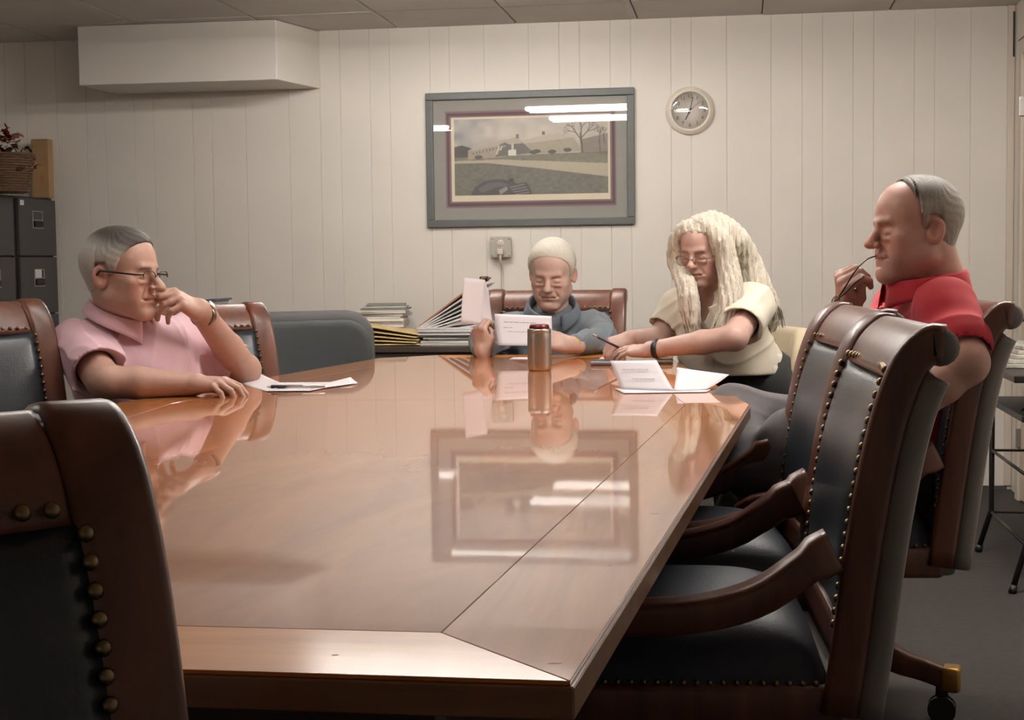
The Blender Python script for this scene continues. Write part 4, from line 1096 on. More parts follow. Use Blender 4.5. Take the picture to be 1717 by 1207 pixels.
# ------------------------------------------------------------ framed picture
def inpoly(U, V, poly):
    r = np.zeros(U.shape, bool); n = len(poly)
    for i in range(n):
        x0, y0 = poly[i]; x1, y1 = poly[(i+1) % n]
        c = ((y0 > V) != (y1 > V)) & (U < (x1-x0)*(V-y0)/((y1-y0) if y1 != y0 else 1e-9)+x0); r ^= c
    return r
def lin(r, g, b): return np.array(srgb(r, g, b)[:3])
def painting_colors(nu, nv):
    U, V = np.meshgrid(np.linspace(0, 1, nu), np.linspace(0, 1, nv), indexing='ij')
    rg = np.random.default_rng(3)
    def noise(sx, sy, sd):
        g = np.random.default_rng(sd).random((sx+2, sy+2)); x = U*sx; y = V*sy; i = x.astype(int); j = y.astype(int); fx = x-i; fy = y-j
        return (g[i, j]*(1-fx)*(1-fy)+g[i+1, j]*fx*(1-fy)+g[i, j+1]*(1-fx)*fy+g[i+1, j+1]*fx*fy)
    C_ = np.zeros(U.shape+(3,))
    sky = lin(150, 152, 156)[None, None]*(1-U[..., None])+lin(206, 190, 166)[None, None]*U[..., None]
    cl = np.clip(noise(9, 9, 1)*.6+noise(22, 14, 2)*.4+.25*np.exp(-((U-.45)/.25)**2)-.35, 0, 1)[..., None]*1.5
    C_[:] = sky*(1-cl)+lin(222, 206, 180)*cl
    def fill(poly, c, a=1.0, nz=0):
        m = inpoly(U, V, poly); k = a*np.ones(U.shape) if nz == 0 else a*(1-nz+2*nz*noise(60, 40, int(nz*100)+len(poly)))
        C_[m] = C_[m]*(1-a)+np.array(c)*a*(k[m][:, None]/a if nz else 1)
    fill([(0, .36), (.05, .34), (.10, .37), (.14, .42), (.14, .53), (0, .54)], lin(88, 80, 74), 1, .1)
    fill([(0, .50), (1, .46), (1, 1.01), (0, 1.01)], lin(136, 128, 98), 1, .18)
    fill([(.09, .41), (.16, .36), (.33, .28), (.34, .35), (.10, .43)], lin(196, 178, 146))
    fill([(.09, .42), (.34, .34), (.34, .50), (.09, .53)], lin(178, 160, 124), 1, .06)
    fill([(.42, .30), (.68, .20), (.76, .27), (.44, .34)], lin(206, 190, 158))
    fill([(.44, .34), (.78, .27), (.84, .45), (.48, .47)], lin(182, 166, 130), 1, .06)
    fill([(.30, .34), (.40, .25), (.46, .34), (.52, .46), (.27, .50)], lin(116, 108, 98), 1, .1)
    fill([(.31, .29), (.40, .25), (.45, .33), (.36, .34)], lin(190, 176, 148))
    fill([(.405, .21), (.425, .21), (.425, .27), (.405, .26)], lin(140, 100, 84)); fill([(.575, .18), (.595, .18), (.595, .23), (.575, .23)], lin(140, 100, 84))
    for k in range(9): fill([(.12+k*.022, .44-k*.010), (.128+k*.022, .437-k*.010), (.128+k*.022, .465-k*.009), (.12+k*.022, .468-k*.009)], lin(120, 108, 92))
    for k in range(3): fill([(.27+k*.022, .47-k*.05), (.285+k*.022, .47-k*.05), (.30+k*.02, .36), (.29+k*.02, .36)], lin(214, 200, 172))
    fill([(.355, .415), (.405, .41), (.405, .49), (.355, .49)], lin(236, 228, 206))
    fill([(.375, .33), (.39, .33), (.39, .41), (.375, .41)], lin(214, 200, 172))
    for c in ((.54, .44), (.64, .45), (.74, .43), (.16, .50), (.52, .45)): fill([(c[0]+.028*math.cos(a), c[1]+.028*math.sin(a)) for a in np.linspace(0, 6, 9)], lin(92, 82, 66))
    fill([(.82, .30), (1.01, .22), (1.01, .50), (.84, .47)], lin(120, 104, 88), .75, .2)
    fill([(0, .545), (.30, .535), (1.01, .615), (1.01, .79), (.55, .66), (.20, .575), (0, .575)], lin(196, 178, 138), 1, .04)
    fill([(0, .575), (.2, .575), (.55, .66), (1.01, .79), (1.01, 1.01), (0, 1.01)], lin(118, 112, 90), 1, .22)
    fill([(.10, 1.01), (.13, .90), (.19, .82), (.27, .79), (.36, .81), (.41, .86), (.47, .84), (.50, .93), (.505, 1.01)], lin(72, 66, 68), 1, .12)
    fill([(.15, .92), (.22, .84), (.31, .83), (.36, .88), (.27, .90), (.18, .97)], lin(104, 98, 92))
    for k in range(4): fill([(.36+k*.012, .90+k*.03), (.46+k*.010, .86+k*.035), (.462+k*.01, .872+k*.035), (.362+k*.012, .912+k*.03)], lin(150, 136, 130))
    fill([(.355, .79), (.385, .78), (.39, .84), (.36, .84)], lin(58, 52, 54)); fill([(.29, .94), (.34, .89), (.35, .93), (.30, 1.0)], lin(160, 150, 142))
    def stroke(x0, y0, x1, y1, w, c):
        dx, dy = (x1-x0), (y1-y0)*.5; L2 = dx*dx+dy*dy+1e-9; t = np.clip(((U-x0)*dx+(V-y0)*.5*dy)/L2, 0, 1)
        d = np.hypot(U-x0-t*dx, (V-y0)*.5-t*dy); a = np.clip(1.4-d/w, 0, 1)[..., None]; C_[:] = C_*(1-a)+c*a
    tc = lin(92, 76, 62); stroke(.835, .46, .825, .22, .0065, tc)
    def br(x, y, ang, L_, w, dep):
        x1 = x+math.cos(ang)*L_; y1 = y-math.sin(ang)*L_*2
        stroke(x, y, x1, y1, w, tc)
        if dep:
            for da in (-.5, .05, .5): br(x1, y1, ang+da+rg.normal()*.12, L_*.66, w*.62, dep-1)
    br(.828, .30, 2.2, .06, .0036, 3); br(.826, .26, 1.5, .06, .004, 3); br(.828, .28, .8, .06, .0036, 3)
    stroke(.95, .46, .945, .30, .003, tc); br(.945, .34, 1.5, .05, .0028, 2); br(.98, .36, 1.7, .05, .0028, 2)
    g_ = C_.mean(-1, keepdims=True); return (C_*.62+g_*.38)*.86+.055
YW = WALLY-.001
def wpt(x, y): p = on_y(x, y, YW); return float(p[0]), float(p[2])
X0, _z = wpt(716, 260); X1, _z = wpt(1064.5, 260); Z1 = wpt(890, 152)[1]; Z0 = wpt(890, 379)[1]
pic = thing('framed_picture', 'wide framed painting of a long low building in a grey-green frame on the back wall', 'picture', (X0*.5+X1*.5, YW, Z0))
Wp, Hp = X1-X0, Z1-Z0
M['fr'] = mat('grey_green_frame', srgb(90, 92, 90), .45, noise=.08, nscale=30)
M['mat1'] = mat('grey_mat', srgb(158, 156, 148), .8); M['mat2'] = mat('plum_mat', srgb(112, 90, 94), .8); M['mat3'] = mat('lilac_mat', srgb(144, 122, 126), .8); M['mat4'] = mat('cream_margin', srgb(226, 214, 190), .8)
M['paint'] = mat('painting_print', attr='Col', rough=.6)
fwid = .037
for (a, b, c, d) in ((-Wp/2, Wp/2, 0, fwid), (-Wp/2, Wp/2, Hp-fwid, Hp), (-Wp/2, -Wp/2+fwid, fwid, Hp-fwid), (Wp/2-fwid, Wp/2, fwid, Hp-fwid)):
    box('frame_bar', (a, -.026, c), (b, -.001, d), M['fr'], pic, .004)
def panel(name, l, r, b, t, y, m): return box(name, (-Wp/2+l*Wp, y, Hp*b), (-Wp/2+r*Wp, y+.0015, Hp*t), m, pic)
panel('outer_mat', .03, .97, .05, .95, -.006, M['mat1'])
panel('lilac_mat', .092, .912, .142, .862, -.0072, M['mat3']); panel('plum_mat', .100, .905, .155, .848, -.0084, M['mat2'])
panel('plum_mat', .112, .893, .178, .825, -.0092, M['mat3'])
panel('print_margin', .121, .884, .190, .815, -.0096, M['mat4'])
nu, nv = 330, 170
pu0, pu1, pv0, pv1 = -Wp/2+.136*Wp, -Wp/2+.874*Wp, .800*Hp, .235*Hp
def pf(u, v): return (pu0+(pu1-pu0)*u, -.0105, pv0+(pv1-pv0)*v)
gx, gz = np.meshgrid(np.linspace(pu0, pu1, nu), np.linspace(pv0, pv1, nv), indexing='ij')
vv = np.stack([gx, np.full(gx.shape, -.0105), gz], -1).reshape(-1, 3)
ii = np.arange(nu*nv).reshape(nu, nv); ff = np.stack([ii[:-1, :-1], ii[:-1, 1:], ii[1:, 1:], ii[1:, :-1]], -1).reshape(-1, 4)
me = bpy.data.meshes.new('painting'); me.from_pydata(vv.tolist(), [], ff.tolist()); paint(me, painting_colors(nu, nv).reshape(-1, 3))
link('painting', me, M['paint'], pic)
M['glass'] = bpy.data.materials.new('picture_glass'); M['glass'].use_nodes = True; glassy(M['glass'], (.97, .97, .97, 1), .012, refl=2.0)
me = bpy.data.meshes.new('glass_pane'); me.from_pydata([(-Wp/2+fwid*.9, -.0145, fwid*.9), (Wp/2-fwid*.9, -.0145, fwid*.9), (Wp/2-fwid*.9, -.0145, Hp-fwid*.9), (-Wp/2+fwid*.9, -.0145, Hp-fwid*.9)], [], [(0, 1, 2, 3)])
link('glass_pane', me, M['glass'], pic)
# ------------------------------------------------------------ clock
cx_, cz_ = wpt(1157, 186)
clk = thing('wall_clock', 'round white wall clock with a wide pale rim, right of the framed painting', 'clock', (cx_, YW, cz_))
M['cl'] = mat('clock_rim', srgb(222, 212, 196), .35); M['clf'] = mat('clock_face', srgb(222, 216, 208), .6)
R_ = .119
lathe('rim', [(0.0, -.001), (R_, -.001), (R_*1.0, -.012), (R_*.96, -.020), (R_*.92, -.022), (R_*.86, -.034), (R_*.80, -.036), (R_*.76, -.028), (R_*.755, -.012), (0, -.012)], M['cl'], clk, 56, axis='Y')
lathe('clock_face', [(0, -.0122), (R_*.75, -.0122), (R_*.75, -.0135), (0, -.0135)], M['clf'], clk, 40, axis='Y')
M['num'] = mat('numerals', srgb(104, 98, 92), .7)
rx = Matrix.Rotation(PI/2, 4, 'X')
for h in range(1, 13):
    a = PI/2-h*PI/6; text_mesh('numeral', str(h), .026, M['num'], clk, Matrix.Translation((R_*.60*math.cos(a), -.0142, R_*.60*math.sin(a))) @ rx)
def hand(name, ang, L_, w):
    bm = bmesh.new(); add_box(bm, (-w, -.0165, -.016), (w, -.0155, L_), 0); bmesh.ops.rotate(bm, verts=bm.verts, cent=(0, 0, 0), matrix=Matrix.Rotation(math.radians(ang), 3, 'Y')); from_bm(name, bm, M['num'], clk)
hand('minute_hand', 12, .068, .0018); hand('hour_hand', 207, .050, .0028); hand('second_hand', 48, .066, .0008)
lathe('hand_pin', [(0, -.015), (.005, -.015), (.005, -.019), (0, -.019)], M['num'], clk, 14, axis='Y')
M['dome'] = bpy.data.materials.new('clock_glass'); M['dome'].use_nodes = True; glassy(M['dome'], (.98, .98, .98, 1), .02, refl=1.0)
bm = bmesh.new(); add_lathe(bm, [(R_*.765*math.sin(a), -.027-.006*math.cos(a)) for a in np.linspace(PI/2, 0.001, 10)], 40, axis='Y'); bmesh.ops.remove_doubles(bm, verts=bm.verts, dist=1e-5); 
o = from_bm('clock_glass', bm, M['dome'], clk, True)
# ------------------------------------------------------------ outlet with cord
ox, oz = wpt(842, 414)
outl = thing('electrical_outlet', 'square metal outlet box on the back wall below the painting with a cord plugged in', 'outlet', (ox, YW, oz))
M['galv'] = mat('galvanised_box', srgb(178, 172, 160), .5, metal=.5, noise=.1, nscale=40)
box('back_box', (-.051, -.045, -.051), (.051, 0, .051), M['galv'], outl, .008, 3); box('cover_plate', (-.053, -.050, -.053), (.053, -.045, .053), M['galv'], outl, .008, 3)
for sx in (-1, 1):
    for sz in (-1, 1): lathe('screw', [(0, -.050), (.005, -.050), (.004, -.053), (0, -.053)], M['steel'], outl, 10, c=(sx*.042, 0, sz*.042), axis='Y')
lathe('socket', [(0, -.050), (.017, -.050), (.016, -.054), (0, -.054)], M['clf'], outl, 24, c=(0, 0, .020), axis='Y')
for sx in (-1, 1): box('slot', (sx*.006-.0012, -.0546, .019), (sx*.006+.0012, -.0538, .029), M['num'], outl)
lathe('ground_hole', [(0, -.0538), (.0026, -.0538), (.0026, -.0546), (0, -.0546)], M['num'], outl, 10, c=(0, 0, .012), axis='Y')
cord = thing('power_cord', 'pale power cord with plug running down the wall from the outlet box', 'cord', (ox, YW, 0))
box('plug', (-.016, -.080, oz-.040), (.016, -.0545, oz-.010), M['trim'], cord, .006, 3, True)
tube('cable', spline([(0, -.07, oz-.03), (0, -.06, oz-.07), (.002, -.010, oz-.12), (0, -.008, oz-.22), (.004, -.008, oz-.40), (0, -.008, .35)], 20), .0065, M['trim'], cord, 8)
# ------------------------------------------------------------ sideboard by the back wall and what lies on it
M['side'] = wood('sideboard_wood', srgb(78, 66, 56), srgb(54, 44, 38), .8, .45, .1, .3, 'X')
SZ = .745; sy0, sy1 = 7.02, 7.53
sb = thing('low_sideboard', 'low dark brown sideboard against the back wall, piled with papers', 'sideboard', (-1.45, 7.28, 0))
box('top_board', (-.72, -.26, SZ-.03), (.72, .25, SZ), M['side'], sb, .003); box('carcass', (-.70, -.24, .04), (.70, .24, SZ-.031), M['side'], sb, .003)
for k in range(3):
    d = box('door', (-.69+k*.463, -.253, .08), (-.235+k*.463, -.241, SZ-.05), M['side'], sb, .003)
    tube('handle', [(-.28+k*.463, -.262, .46), (-.28+k*.463, -.262, .56)], .005, M['brass'], d, 8)
box('plinth', (-.68, -.22, 0), (.68, .22, .04), M['side'], sb)
M['manila'] = mat('manila', srgb(222, 196, 140), .75); M['redrope'] = mat('redrope', srgb(168, 112, 78), .75); M['pgrey'] = mat('grey_paper', srgb(190, 186, 180), .75, noise=.1, nscale=50); M['pgreen'] = mat('green_grey_paper', srgb(128, 130, 118), .75); M['pwhite'] = mat('white_sheets', srgb(220, 216, 208), .75, noise=.06, nscale=60)
M['bluepl'] = mat('blue_folder', srgb(92, 100, 120), .5)
def stack(name, label, cat, c, size, n, h, mats, rz=0, seed=1, child='sheet_bundle', group=None, tilt=0.0, jit=.012):
    t = thing(name, label, cat, c, rz, group); r = np.random.default_rng(seed); z = 0
    for k in range(n):
        hh = h/n*r.uniform(.6, 1.4); dx, dy = r.normal()*jit, r.normal()*jit; a = r.normal()*.05
        w, d = size[0]*r.uniform(.94, 1.03)/2, size[1]*r.uniform(.94, 1.0)/2
        box(child, (-w+dx, -d+dy, z+.0003), (w+dx, d+dy, z+hh-.0006), mats[k % len(mats)], t, .0012, 1, rot=Matrix.Rotation(a, 3, 'Z')); z += hh
    t.rotation_euler = (0, tilt, rz); return t, z
def sidex(x, y=560): return float(on_y(x, y, 7.2)[0])
s1x = sidex(655)
ff_ = thing('manila_folders', 'fanned pile of manila folders at the left end of the sideboard', 'folders', (sidex(650), 7.18, SZ))
for k, (z0, tl, rz_) in enumerate(((.004, .0, .08), (.014, .045, -.04), (.026, .085, .05), (.040, .125, -.02), (.055, .165, .02))):
    bm = bmesh.new(); add_box(bm, (-.17, -.13, 0), (.18, .13, .006), .0015, 1); 
    bmesh.ops.transform(bm, matrix=Matrix.Translation((.0, 0, z0+.17*math.sin(tl))) @ Matrix.Rotation(tl, 4, 'Y') @ Matrix.Rotation(rz_, 4, 'Z'), verts=bm.verts); from_bm('folder', bm, M['manila'], ff_)
st1, zz = stack('paper_stack', 'leaning stack of white papers topped by a grey-green booklet, left on the sideboard', 'papers', (sidex(632), 7.34, SZ), (.235, .22, 0), 14, .17, [M['pwhite'], M['paper'], M['pgrey']], .1, 3, jit=.008)
for k in range(3): box('booklet', (-.10+.01*k, -.10, zz+.0005+k*.010), (.13-.008*k, .11, zz+.0095+k*.010), (M['pgreen'], M['pgrey'], M['pgreen'])[k], st1, .001, 1, rot=Matrix.Rotation(.05*k, 3, 'Z'))
st2, z2 = stack('paper_stack', 'flat stack of grey and white papers beside the old man on the sideboard', 'papers', (sidex(775), 7.22, SZ), (.37, .28, 0), 9, .085, [M['pgrey'], M['pwhite'], M['paper']], -.03, 9, jit=.014)
fan = thing('accordion_file', 'open brown accordion file with papers fanned out, behind the raised sheet', 'file', (sidex(708), 7.25, SZ+z2+.004))
for k in range(9):
    tl = -.06-.072*k; L_ = .40
    bm = bmesh.new(); add_box(bm, (0, -.125, 0), (L_, .125, .0075), .001, 1)
    bmesh.ops.transform(bm, matrix=Matrix.Translation((.0, 0, .004+k*.0045)) @ Matrix.Rotation(tl, 4, 'Y') @ Matrix.Rotation(RNG.normal()*.03, 4, 'Z'), verts=bm.verts)
    from_bm('file_cover' if k == 8 else 'sheet_bundle', bm, M['redrope'] if k == 8 else (M['pwhite'], M['paper'], M['pgrey'])[k % 3], fan)
fan.location.z = SZ+.045
box('clip', (.285, -.02, .262), (.325, .02, .286), M['dark'], fan, .003)
stack('paper_stack', 'small stack of papers topped by a blue-grey folder behind the left-hand armchair', 'papers', (sidex(352, 540)-.0, 7.2, .0), (.16, .24, 0), 7, .20, [M['pwhite'], M['pgrey']], 0, 21)[0].location = (sidex(350), 7.2, .755)
SBL = bpy.data.objects[-1] if False else None
b = [o for o in SC.objects if o.name == 'paper_stack.002'][0]
box('folder', (-.085, -.12, .213), (.085, .12, .222), M['bluepl'], b, .001, rot=Matrix.Rotation(-.05, 3, 'Y'))
t2 = thing('side_table', 'small dark side table behind the left-hand armchairs carrying papers', 'table', (sidex(340), 7.25, 0))
box('table_top', (-.20, -.2, .730), (.16, .2, .754), M['side'], t2, .003)
for sx in (-.18, .14):
    for sy in (-.18, .18): box('leg', (sx-.018, sy-.018, 0), (sx+.018, sy+.018, .730), M['side'], t2, .003)
# ------------------------------------------------------------ filing cabinets
M['cab'] = mat('cabinet_paint', srgb(68, 66, 66), .5, noise=.05, nscale=8); M['cabd'] = mat('cabinet_edge', srgb(46, 43, 43), .5)
xf = float(on_y(90, 330, 7.50)[0])
ZC = 1.512
def cabinet(y0, y1, label, tagpx):
    c = thing('filing_cabinet', label, 'cabinet', (xf, (y0+y1)/2, 0), group='dark filing cabinets along the left wall'); w = (y1-y0)/2
    box('body', (-.62, -w, .0), (-.022, w, ZC), M['cabd'], c, .003)
    for k in range(5):
        z1_ = ZC-.012-k*.300; z0_ = z1_-.292
        d = box('drawer', (-.021, -w+.016, z0_), (0, w-.004, z1_), M['cab'], c, .003)
        zc_ = (z0_+z1_)/2+.04
        for (a, b_, e, f_) in ((-.055, .055, -.045, -.041), (-.055, .055, .041, .045), (-.055, -.051, -.041, .041), (.051, .055, -.041, .041), (-.051, .051, -.004, .000)):
            box('label_frame', (0, a, zc_+e), (.003, b_, zc_+f_), M['galv'], d)
        box('handle', (.0, -.045, zc_-.036), (.012, .045, zc_-.008), M['dark'], d, .003)
        if k == 1: box('label_card', (.0005, -.048, zc_+.000), (.004, .020, zc_+.042), M['paper'], d)
        if k == 0: box('sticker', (.0002, -w+.03, z1_-.036), (.0012, -w+.07, z1_-.010), M['paper'], d)
    return c
cabinet(7.09, 7.52, 'dark grey five-drawer filing cabinet against the back wall at the left', 0)
cabinet(6.62, 7.05, 'second dark filing cabinet, nearer the camera, cut by the left frame edge', 0)
M['card'] = mat('cardboard', srgb(166, 132, 92), .8, noise=.08, nscale=10)
bx = thing('cardboard_box', 'tall narrow tan cardboard carton standing on the filing cabinet', 'box', (0, 0, ZC))
p0 = float(on_y(56, 280, 7.2)[0]); yb0, yb1 = 7.44, 7.50
c0, c1 = float(on_y(53, 280, yb0)[0]), float(on_y(81, 280, yb0)[0])
box('carton', (c0, yb0, .002), (c1, yb1, .305), M['card'], bx, .002)
for s in (0, 1): box('flap', (c0+(c1-c0)*.5*s+.001, yb0, .306), (c0+(c1-c0)*.5*(s+1)-.001, yb1, .309), M['card'], bx)
box('printed_patch', ((c0+c1)/2, yb0-.0006, .08), ((c0+c1)/2+.02, yb0-.0001, .12), M['redrope'], bx)
bk_ = thing('flower_basket', 'brown wicker basket of dried red autumn leaves on the filing cabinets', 'basket', (float(on_y(8, 290, 6.9)[0]), 6.9, ZC))
M['wick'] = mat('wicker', srgb(104, 76, 56), .8, noise=.3, nscale=40, stretch=(1, 1, 4), bump=.8, bscale=90)
bm = bmesh.new()
for k in range(15):
    z = .012+k*.0125; rr = .105+.0025*k
    add_tube(bm, [((rr+.004*math.cos(i*PI*.5+k*PI))*math.cos(2*PI*i/40), (rr+.004*math.cos(i*PI*.5+k*PI))*math.sin(2*PI*i/40), z) for i in range(41)], .0072, 6)
w_ = from_bm('woven_body', bm, M['wick'], bk_, True); w_['kind'] = 'stuff'
lathe('basket_liner', [(0, .002), (.100, .002), (.132, .19), (.10, .185), (0, .185)], M['wick'], bk_, 28)
lv = [mat('dried_leaf_red', srgb(178, 84, 60), .8), mat('dried_leaf_tan', srgb(168, 132, 100), .8), mat('dried_leaf_brown', srgb(98, 66, 48), .8)]
rg = np.random.default_rng(8)
lbm = bmesh.new(); vs = [lbm.verts.new(p) for p in ((0, 0, 0), (.018, .012, .004), (.022, .034, .002), (.010, .040, .006), (0, .060, .0), (-.010, .040, .006), (-.022, .034, .002), (-.018, .012, .004))]
cc_ = lbm.verts.new((0, .026, .008))
for i in range(8): lbm.faces.new((vs[i], vs[(i+1) % 8], cc_))
bmesh.ops.solidify(lbm, geom=list(lbm.faces), thickness=.0008)
lms = []
for m_ in lv: me = bpy.data.meshes.new('dried_leaf'); lbm.to_mesh(me); me.materials.append(m_); lms.append(me)
lbm.free()
for k in range(110):
    a = rg.uniform(0, 2*PI); r = .15*math.sqrt(rg.uniform()); z = .20+.10*(1-(r/.16)**2)+rg.uniform(-.05, .03)
    if k > 85: z = rg.uniform(.10, .2); r = .14
    o = link('dried_leaf', lms[int(rg.integers(0, 3))], None, bk_, (r*math.cos(a), r*math.sin(a), z)); o.rotation_euler = (rg.uniform(-1, 1), rg.uniform(-1, 1), rg.uniform(0, 6)); s = rg.uniform(.6, 1.1); o.scale = (s, s, s)
# ------------------------------------------------------------ upholstered chairs
M['club'] = mat('grey_upholstery', srgb(88, 88, 88), .8, noise=.06, nscale=20, bump=.3, bscale=400); M['club2'] = mat('grey_upholstery_inner', srgb(72, 75, 77), .75, noise=.06, nscale=20, bump=.3, bscale=400)
M['beige'] = mat('beige_upholstery', srgb(188, 174, 148), .85, noise=.06, nscale=25, bump=.4, bscale=400)
def rounded_panel(name, w, z0, z1, t, r, m, parent, x=0.0, lean=.12, bulge=.0, bow_=.06, inset_=0.0):
    """upright cushion with rounded top corners; faces +x"""
    bm = bmesh.new(); out = []; w -= inset_; z1 -= inset_; r = max(.01, r-inset_*.5)
    out += [(-w, z0), (w, z0)]
    for k in range(9): a = PI/2*k/8; out.append((w-r+r*math.cos(a), z1-r+r*math.sin(a)))
    for k in range(9): a = PI/2+PI/2*k/8; out.append((-w+r+r*math.cos(a), z1-r+r*math.sin(a)))
    rings = []
    for (sc_, d) in ((.0, t/2+bulge), (.6, t/2+bulge*.8), (.90, t/2), (.97, t*.40), (1.0, t*.15), (1.0, -t*.15), (.97, -t*.4), (.9, -t/2), (.5, -t/2), (0, -t/2)):
        cz = (z0+z1)/2; ring = []
        for y, z in out:
            yy = y*sc_; z2 = cz+(z-cz)*sc_; ring.append(bm.verts.new((x+d-lean*(z2-z0)-bow_*(1-(yy/w)**2)+bow_, yy, z2)))
        rings.append(ring)
    n = len(out)
    for i in range(len(rings)-1):
        for j in range(n): bm.faces.new((rings[i][j], rings[i][(j+1) % n], rings[i+1][(j+1) % n], rings[i+1][j]))
    bmesh.ops.remove_doubles(bm, verts=bm.verts, dist=1e-5)
    return from_bm(name, bm, m, parent, True)
gc = thing('padded_chair', 'dark grey padded chair with rounded back at the far left corner of the table', 'chair', (0, 0, 0), math.radians(-62))
rounded_panel('backrest', .285, .30, .965, .10, .10, M['club'], gc, -.24)
rounded_panel('inner_cushion', .255, .40, .93, .05, .09, M['club2'], gc, -.175)
box('seat_cushion', (-.24, -.25, .34), (.27, .25, .47), M['club2'], gc, .04, 4, True); box('seat_base', (-.25, -.26, .24), (.27, .26, .335), M['club'], gc, .02, 3, True)
for s in (-1, 1): box('armrest', (-.20, s*.30-.035, .24), (.26, s*.30+.035, .62), M['club'], gc, .03, 4, True)
for sx in (-1, 1):
    for sy in (-1, 1): box('leg', (sx*.2-.02, sy*.22-.02, 0), (sx*.2+.02, sy*.22+.02, .24), M['side'], gc, .003)
q = at(508, 560, 5.75); gc.location = (q[0]+.22*math.cos(math.radians(-62))*1.0, q[1]+.22*math.sin(math.radians(-62)), 0)
wc = thing('fabric_chair', 'beige fabric chair with a rounded back that the woman sits on', 'chair', (0, 0, 0), math.radians(200))
rounded_panel('backrest', .24, .46, .905, .07, .13, M['beige'], wc, -.23, .16, .01)
box('seat_cushion', (-.22, -.235, .40), (.26, .235, .49), M['beige'], wc, .035, 4, True)
for sx in (-1, 1):
    for sy in (-1, 1): tube('leg', [(sx*.19, sy*.20, .40), (sx*.22, sy*.22, 0)], .012, M['dark'], wc, 10)
for s in (-1, 1): tube('back_bracket', [(-.20, s*.15, .42), (-.25, s*.15, .60)], .011, M['dark'], wc, 8)
q = at(1322, 600, 5.22); wc.location = (q[0]-.26, q[1]-.02, 0)
# ------------------------------------------------------------ metal stand at the right
ms = thing('metal_stand', 'black tubular metal stand with shelves at the right frame edge', 'stand', (0, 0, 0))
def legpath(fx, fy, px_, py_): return [(fx, fy, .006), (px_, py_, .13), (px_, py_, .98)]
A_ = on_z(1640, 925, 0.0); B2 = on_z(1697, 995, 0.0)
ax_, ay = A_[0]+.045, A_[1]-.02; bx_, by = B2[0]+.05, B2[1]+.02
dx = .42
for nme, (p, q_) in (('leg', ((A_[0], A_[1]), (ax_, ay))), ('leg', ((B2[0], B2[1]), (bx_, by))), ('leg', ((A_[0]+dx+.09, A_[1]), (ax_+dx, ay))), ('leg', ((B2[0]+dx+.09, B2[1]), (bx_+dx, by)))):
    if p[0]+.02 > XR: p = (XR-.05, p[1]); q_ = (min(q_[0], XR-.05), q_[1])
    zt_ = .90 if p[1] > 5.4 else .78
    l_ = tube('leg', [(p[0], p[1], .008), (q_[0], q_[1], .17), (q_[0], q_[1], zt_)], .0105, M['dark'], ms, 10)
    tube('rubber_foot', [(p[0], p[1], .001), (p[0]+(q_[0]-p[0])*.15, p[1]+(q_[1]-p[1])*.15, .028)], .014, M['black'], l_, 10)
x2 = XR-.04
for z in (.16, .40): tube('side_rail', [(ax_, ay, z), (bx_, by, z)], .006, M['dark'], ms, 8); tube('cross_rail', [(ax_, ay, z), (x2, ay, z)], .005, M['dark'], ms, 8)
tube('cross_rail', [(bx_, by, .40), (x2, by, .40)], .009, M['dark'], ms, 8)
SH1, SH2 = .690, .585+.0
box('top_shelf', (ax_-.05, by-.05, SH1+.03), (x2, ay+.04, SH1+.055), M['dark'], ms, .004)
box('lower_shelf', (ax_-.02, by-.03, SH2), (x2, ay+.02, SH2+.022), M['black'], ms, .004)
tube('upper_rail', [(ax_, ay, .90), (x2, ay, .90)], .006, M['dark'], ms, 8)
M['print'] = mat('newsprint', srgb(196, 190, 176), .7, col2=srgb(150, 146, 138), nscale=35)
mg = thing('newspaper_pile', 'loose pale newspapers on the top shelf of the metal stand', 'newspapers', (ax_+.12, ay-.22, SH1+.056))
for k in range(5): box('newspaper', (-.13+.006*k, -.20+.01*k, k*.016), (.17-.01*k, .22-.006*k, k*.016+.0150), M['print'], mg, .002, 1, rot=Matrix.Rotation(.06*k-.1, 3, 'Z'))
bg = thing('black_bag', 'black soft bag slumped on the lower shelf of the metal stand', 'bag', (ax_+.20, by+.14, SH2+.022))
def bagf(u, v):
    a = 2*PI*u; h = v; r = (.125*(1-h**3)**.5+.002)*(1+.10*math.sin(3*a+5*h)); return (r*math.cos(a)*1.25, r*math.sin(a), .003+.118*h*(1+.10*math.sin(2*a)))
grid_mesh('bag_body', bagf, 36, 14, M['black'], bg)
tube('strap', spline([(-.10, -.06, .06), (-.17, -.09, .035), (-.20, -.05, .01), (-.17, .02, .008)], 12), .005, M['black'], bg, 8)
# ------------------------------------------------------------ things on the table
ct = on_z(905, 621, TT)
cup = thing('insulated_can_cooler', 'brushed steel can cooler with a dark red can top standing on the table', 'tumbler', (ct[0], ct[1], TT))
lathe('cup_body', [(0, .0), (.034, .0), (.0375, .006), (.0385, .020), (.0385, .1), (.0385, .118), (.0375, .121), (.0385, .123), (.0385, .132), (.036, .134), (.033, .134), (.033, .12), (0, .12)], M['steel'], cup, 48)
M['can'] = mat('dark_red_can', srgb(98, 30, 32), .3, metal=.5)
lathe('can_top', [(0, .121), (.0325, .121), (.0325, .138), (.030, .146), (.0285, .147), (.028, .144), (0, .143)], M['can'], cup, 40)
def sheet(name, parent, c4, bend=0.0, n=10, m=None, dirv=None):
    """sheet through four corners (clockwise), bowed along dirv"""
    c4 = [np.asarray(c, float) for c in c4]; nr = nrm(np.cross(c4[1]-c4[0], c4[3]-c4[0])) if dirv is None else nrm(dirv)
    def f(u, v): return (c4[0]*(1-u)+c4[1]*u)*(1-v)+(c4[3]*(1-u)+c4[2]*u)*v + nr*bend*(math.sin(PI*v)+.3*math.sin(PI*u))
    return grid_mesh(name, f, n, n, m or M['paper'], parent, .0005)
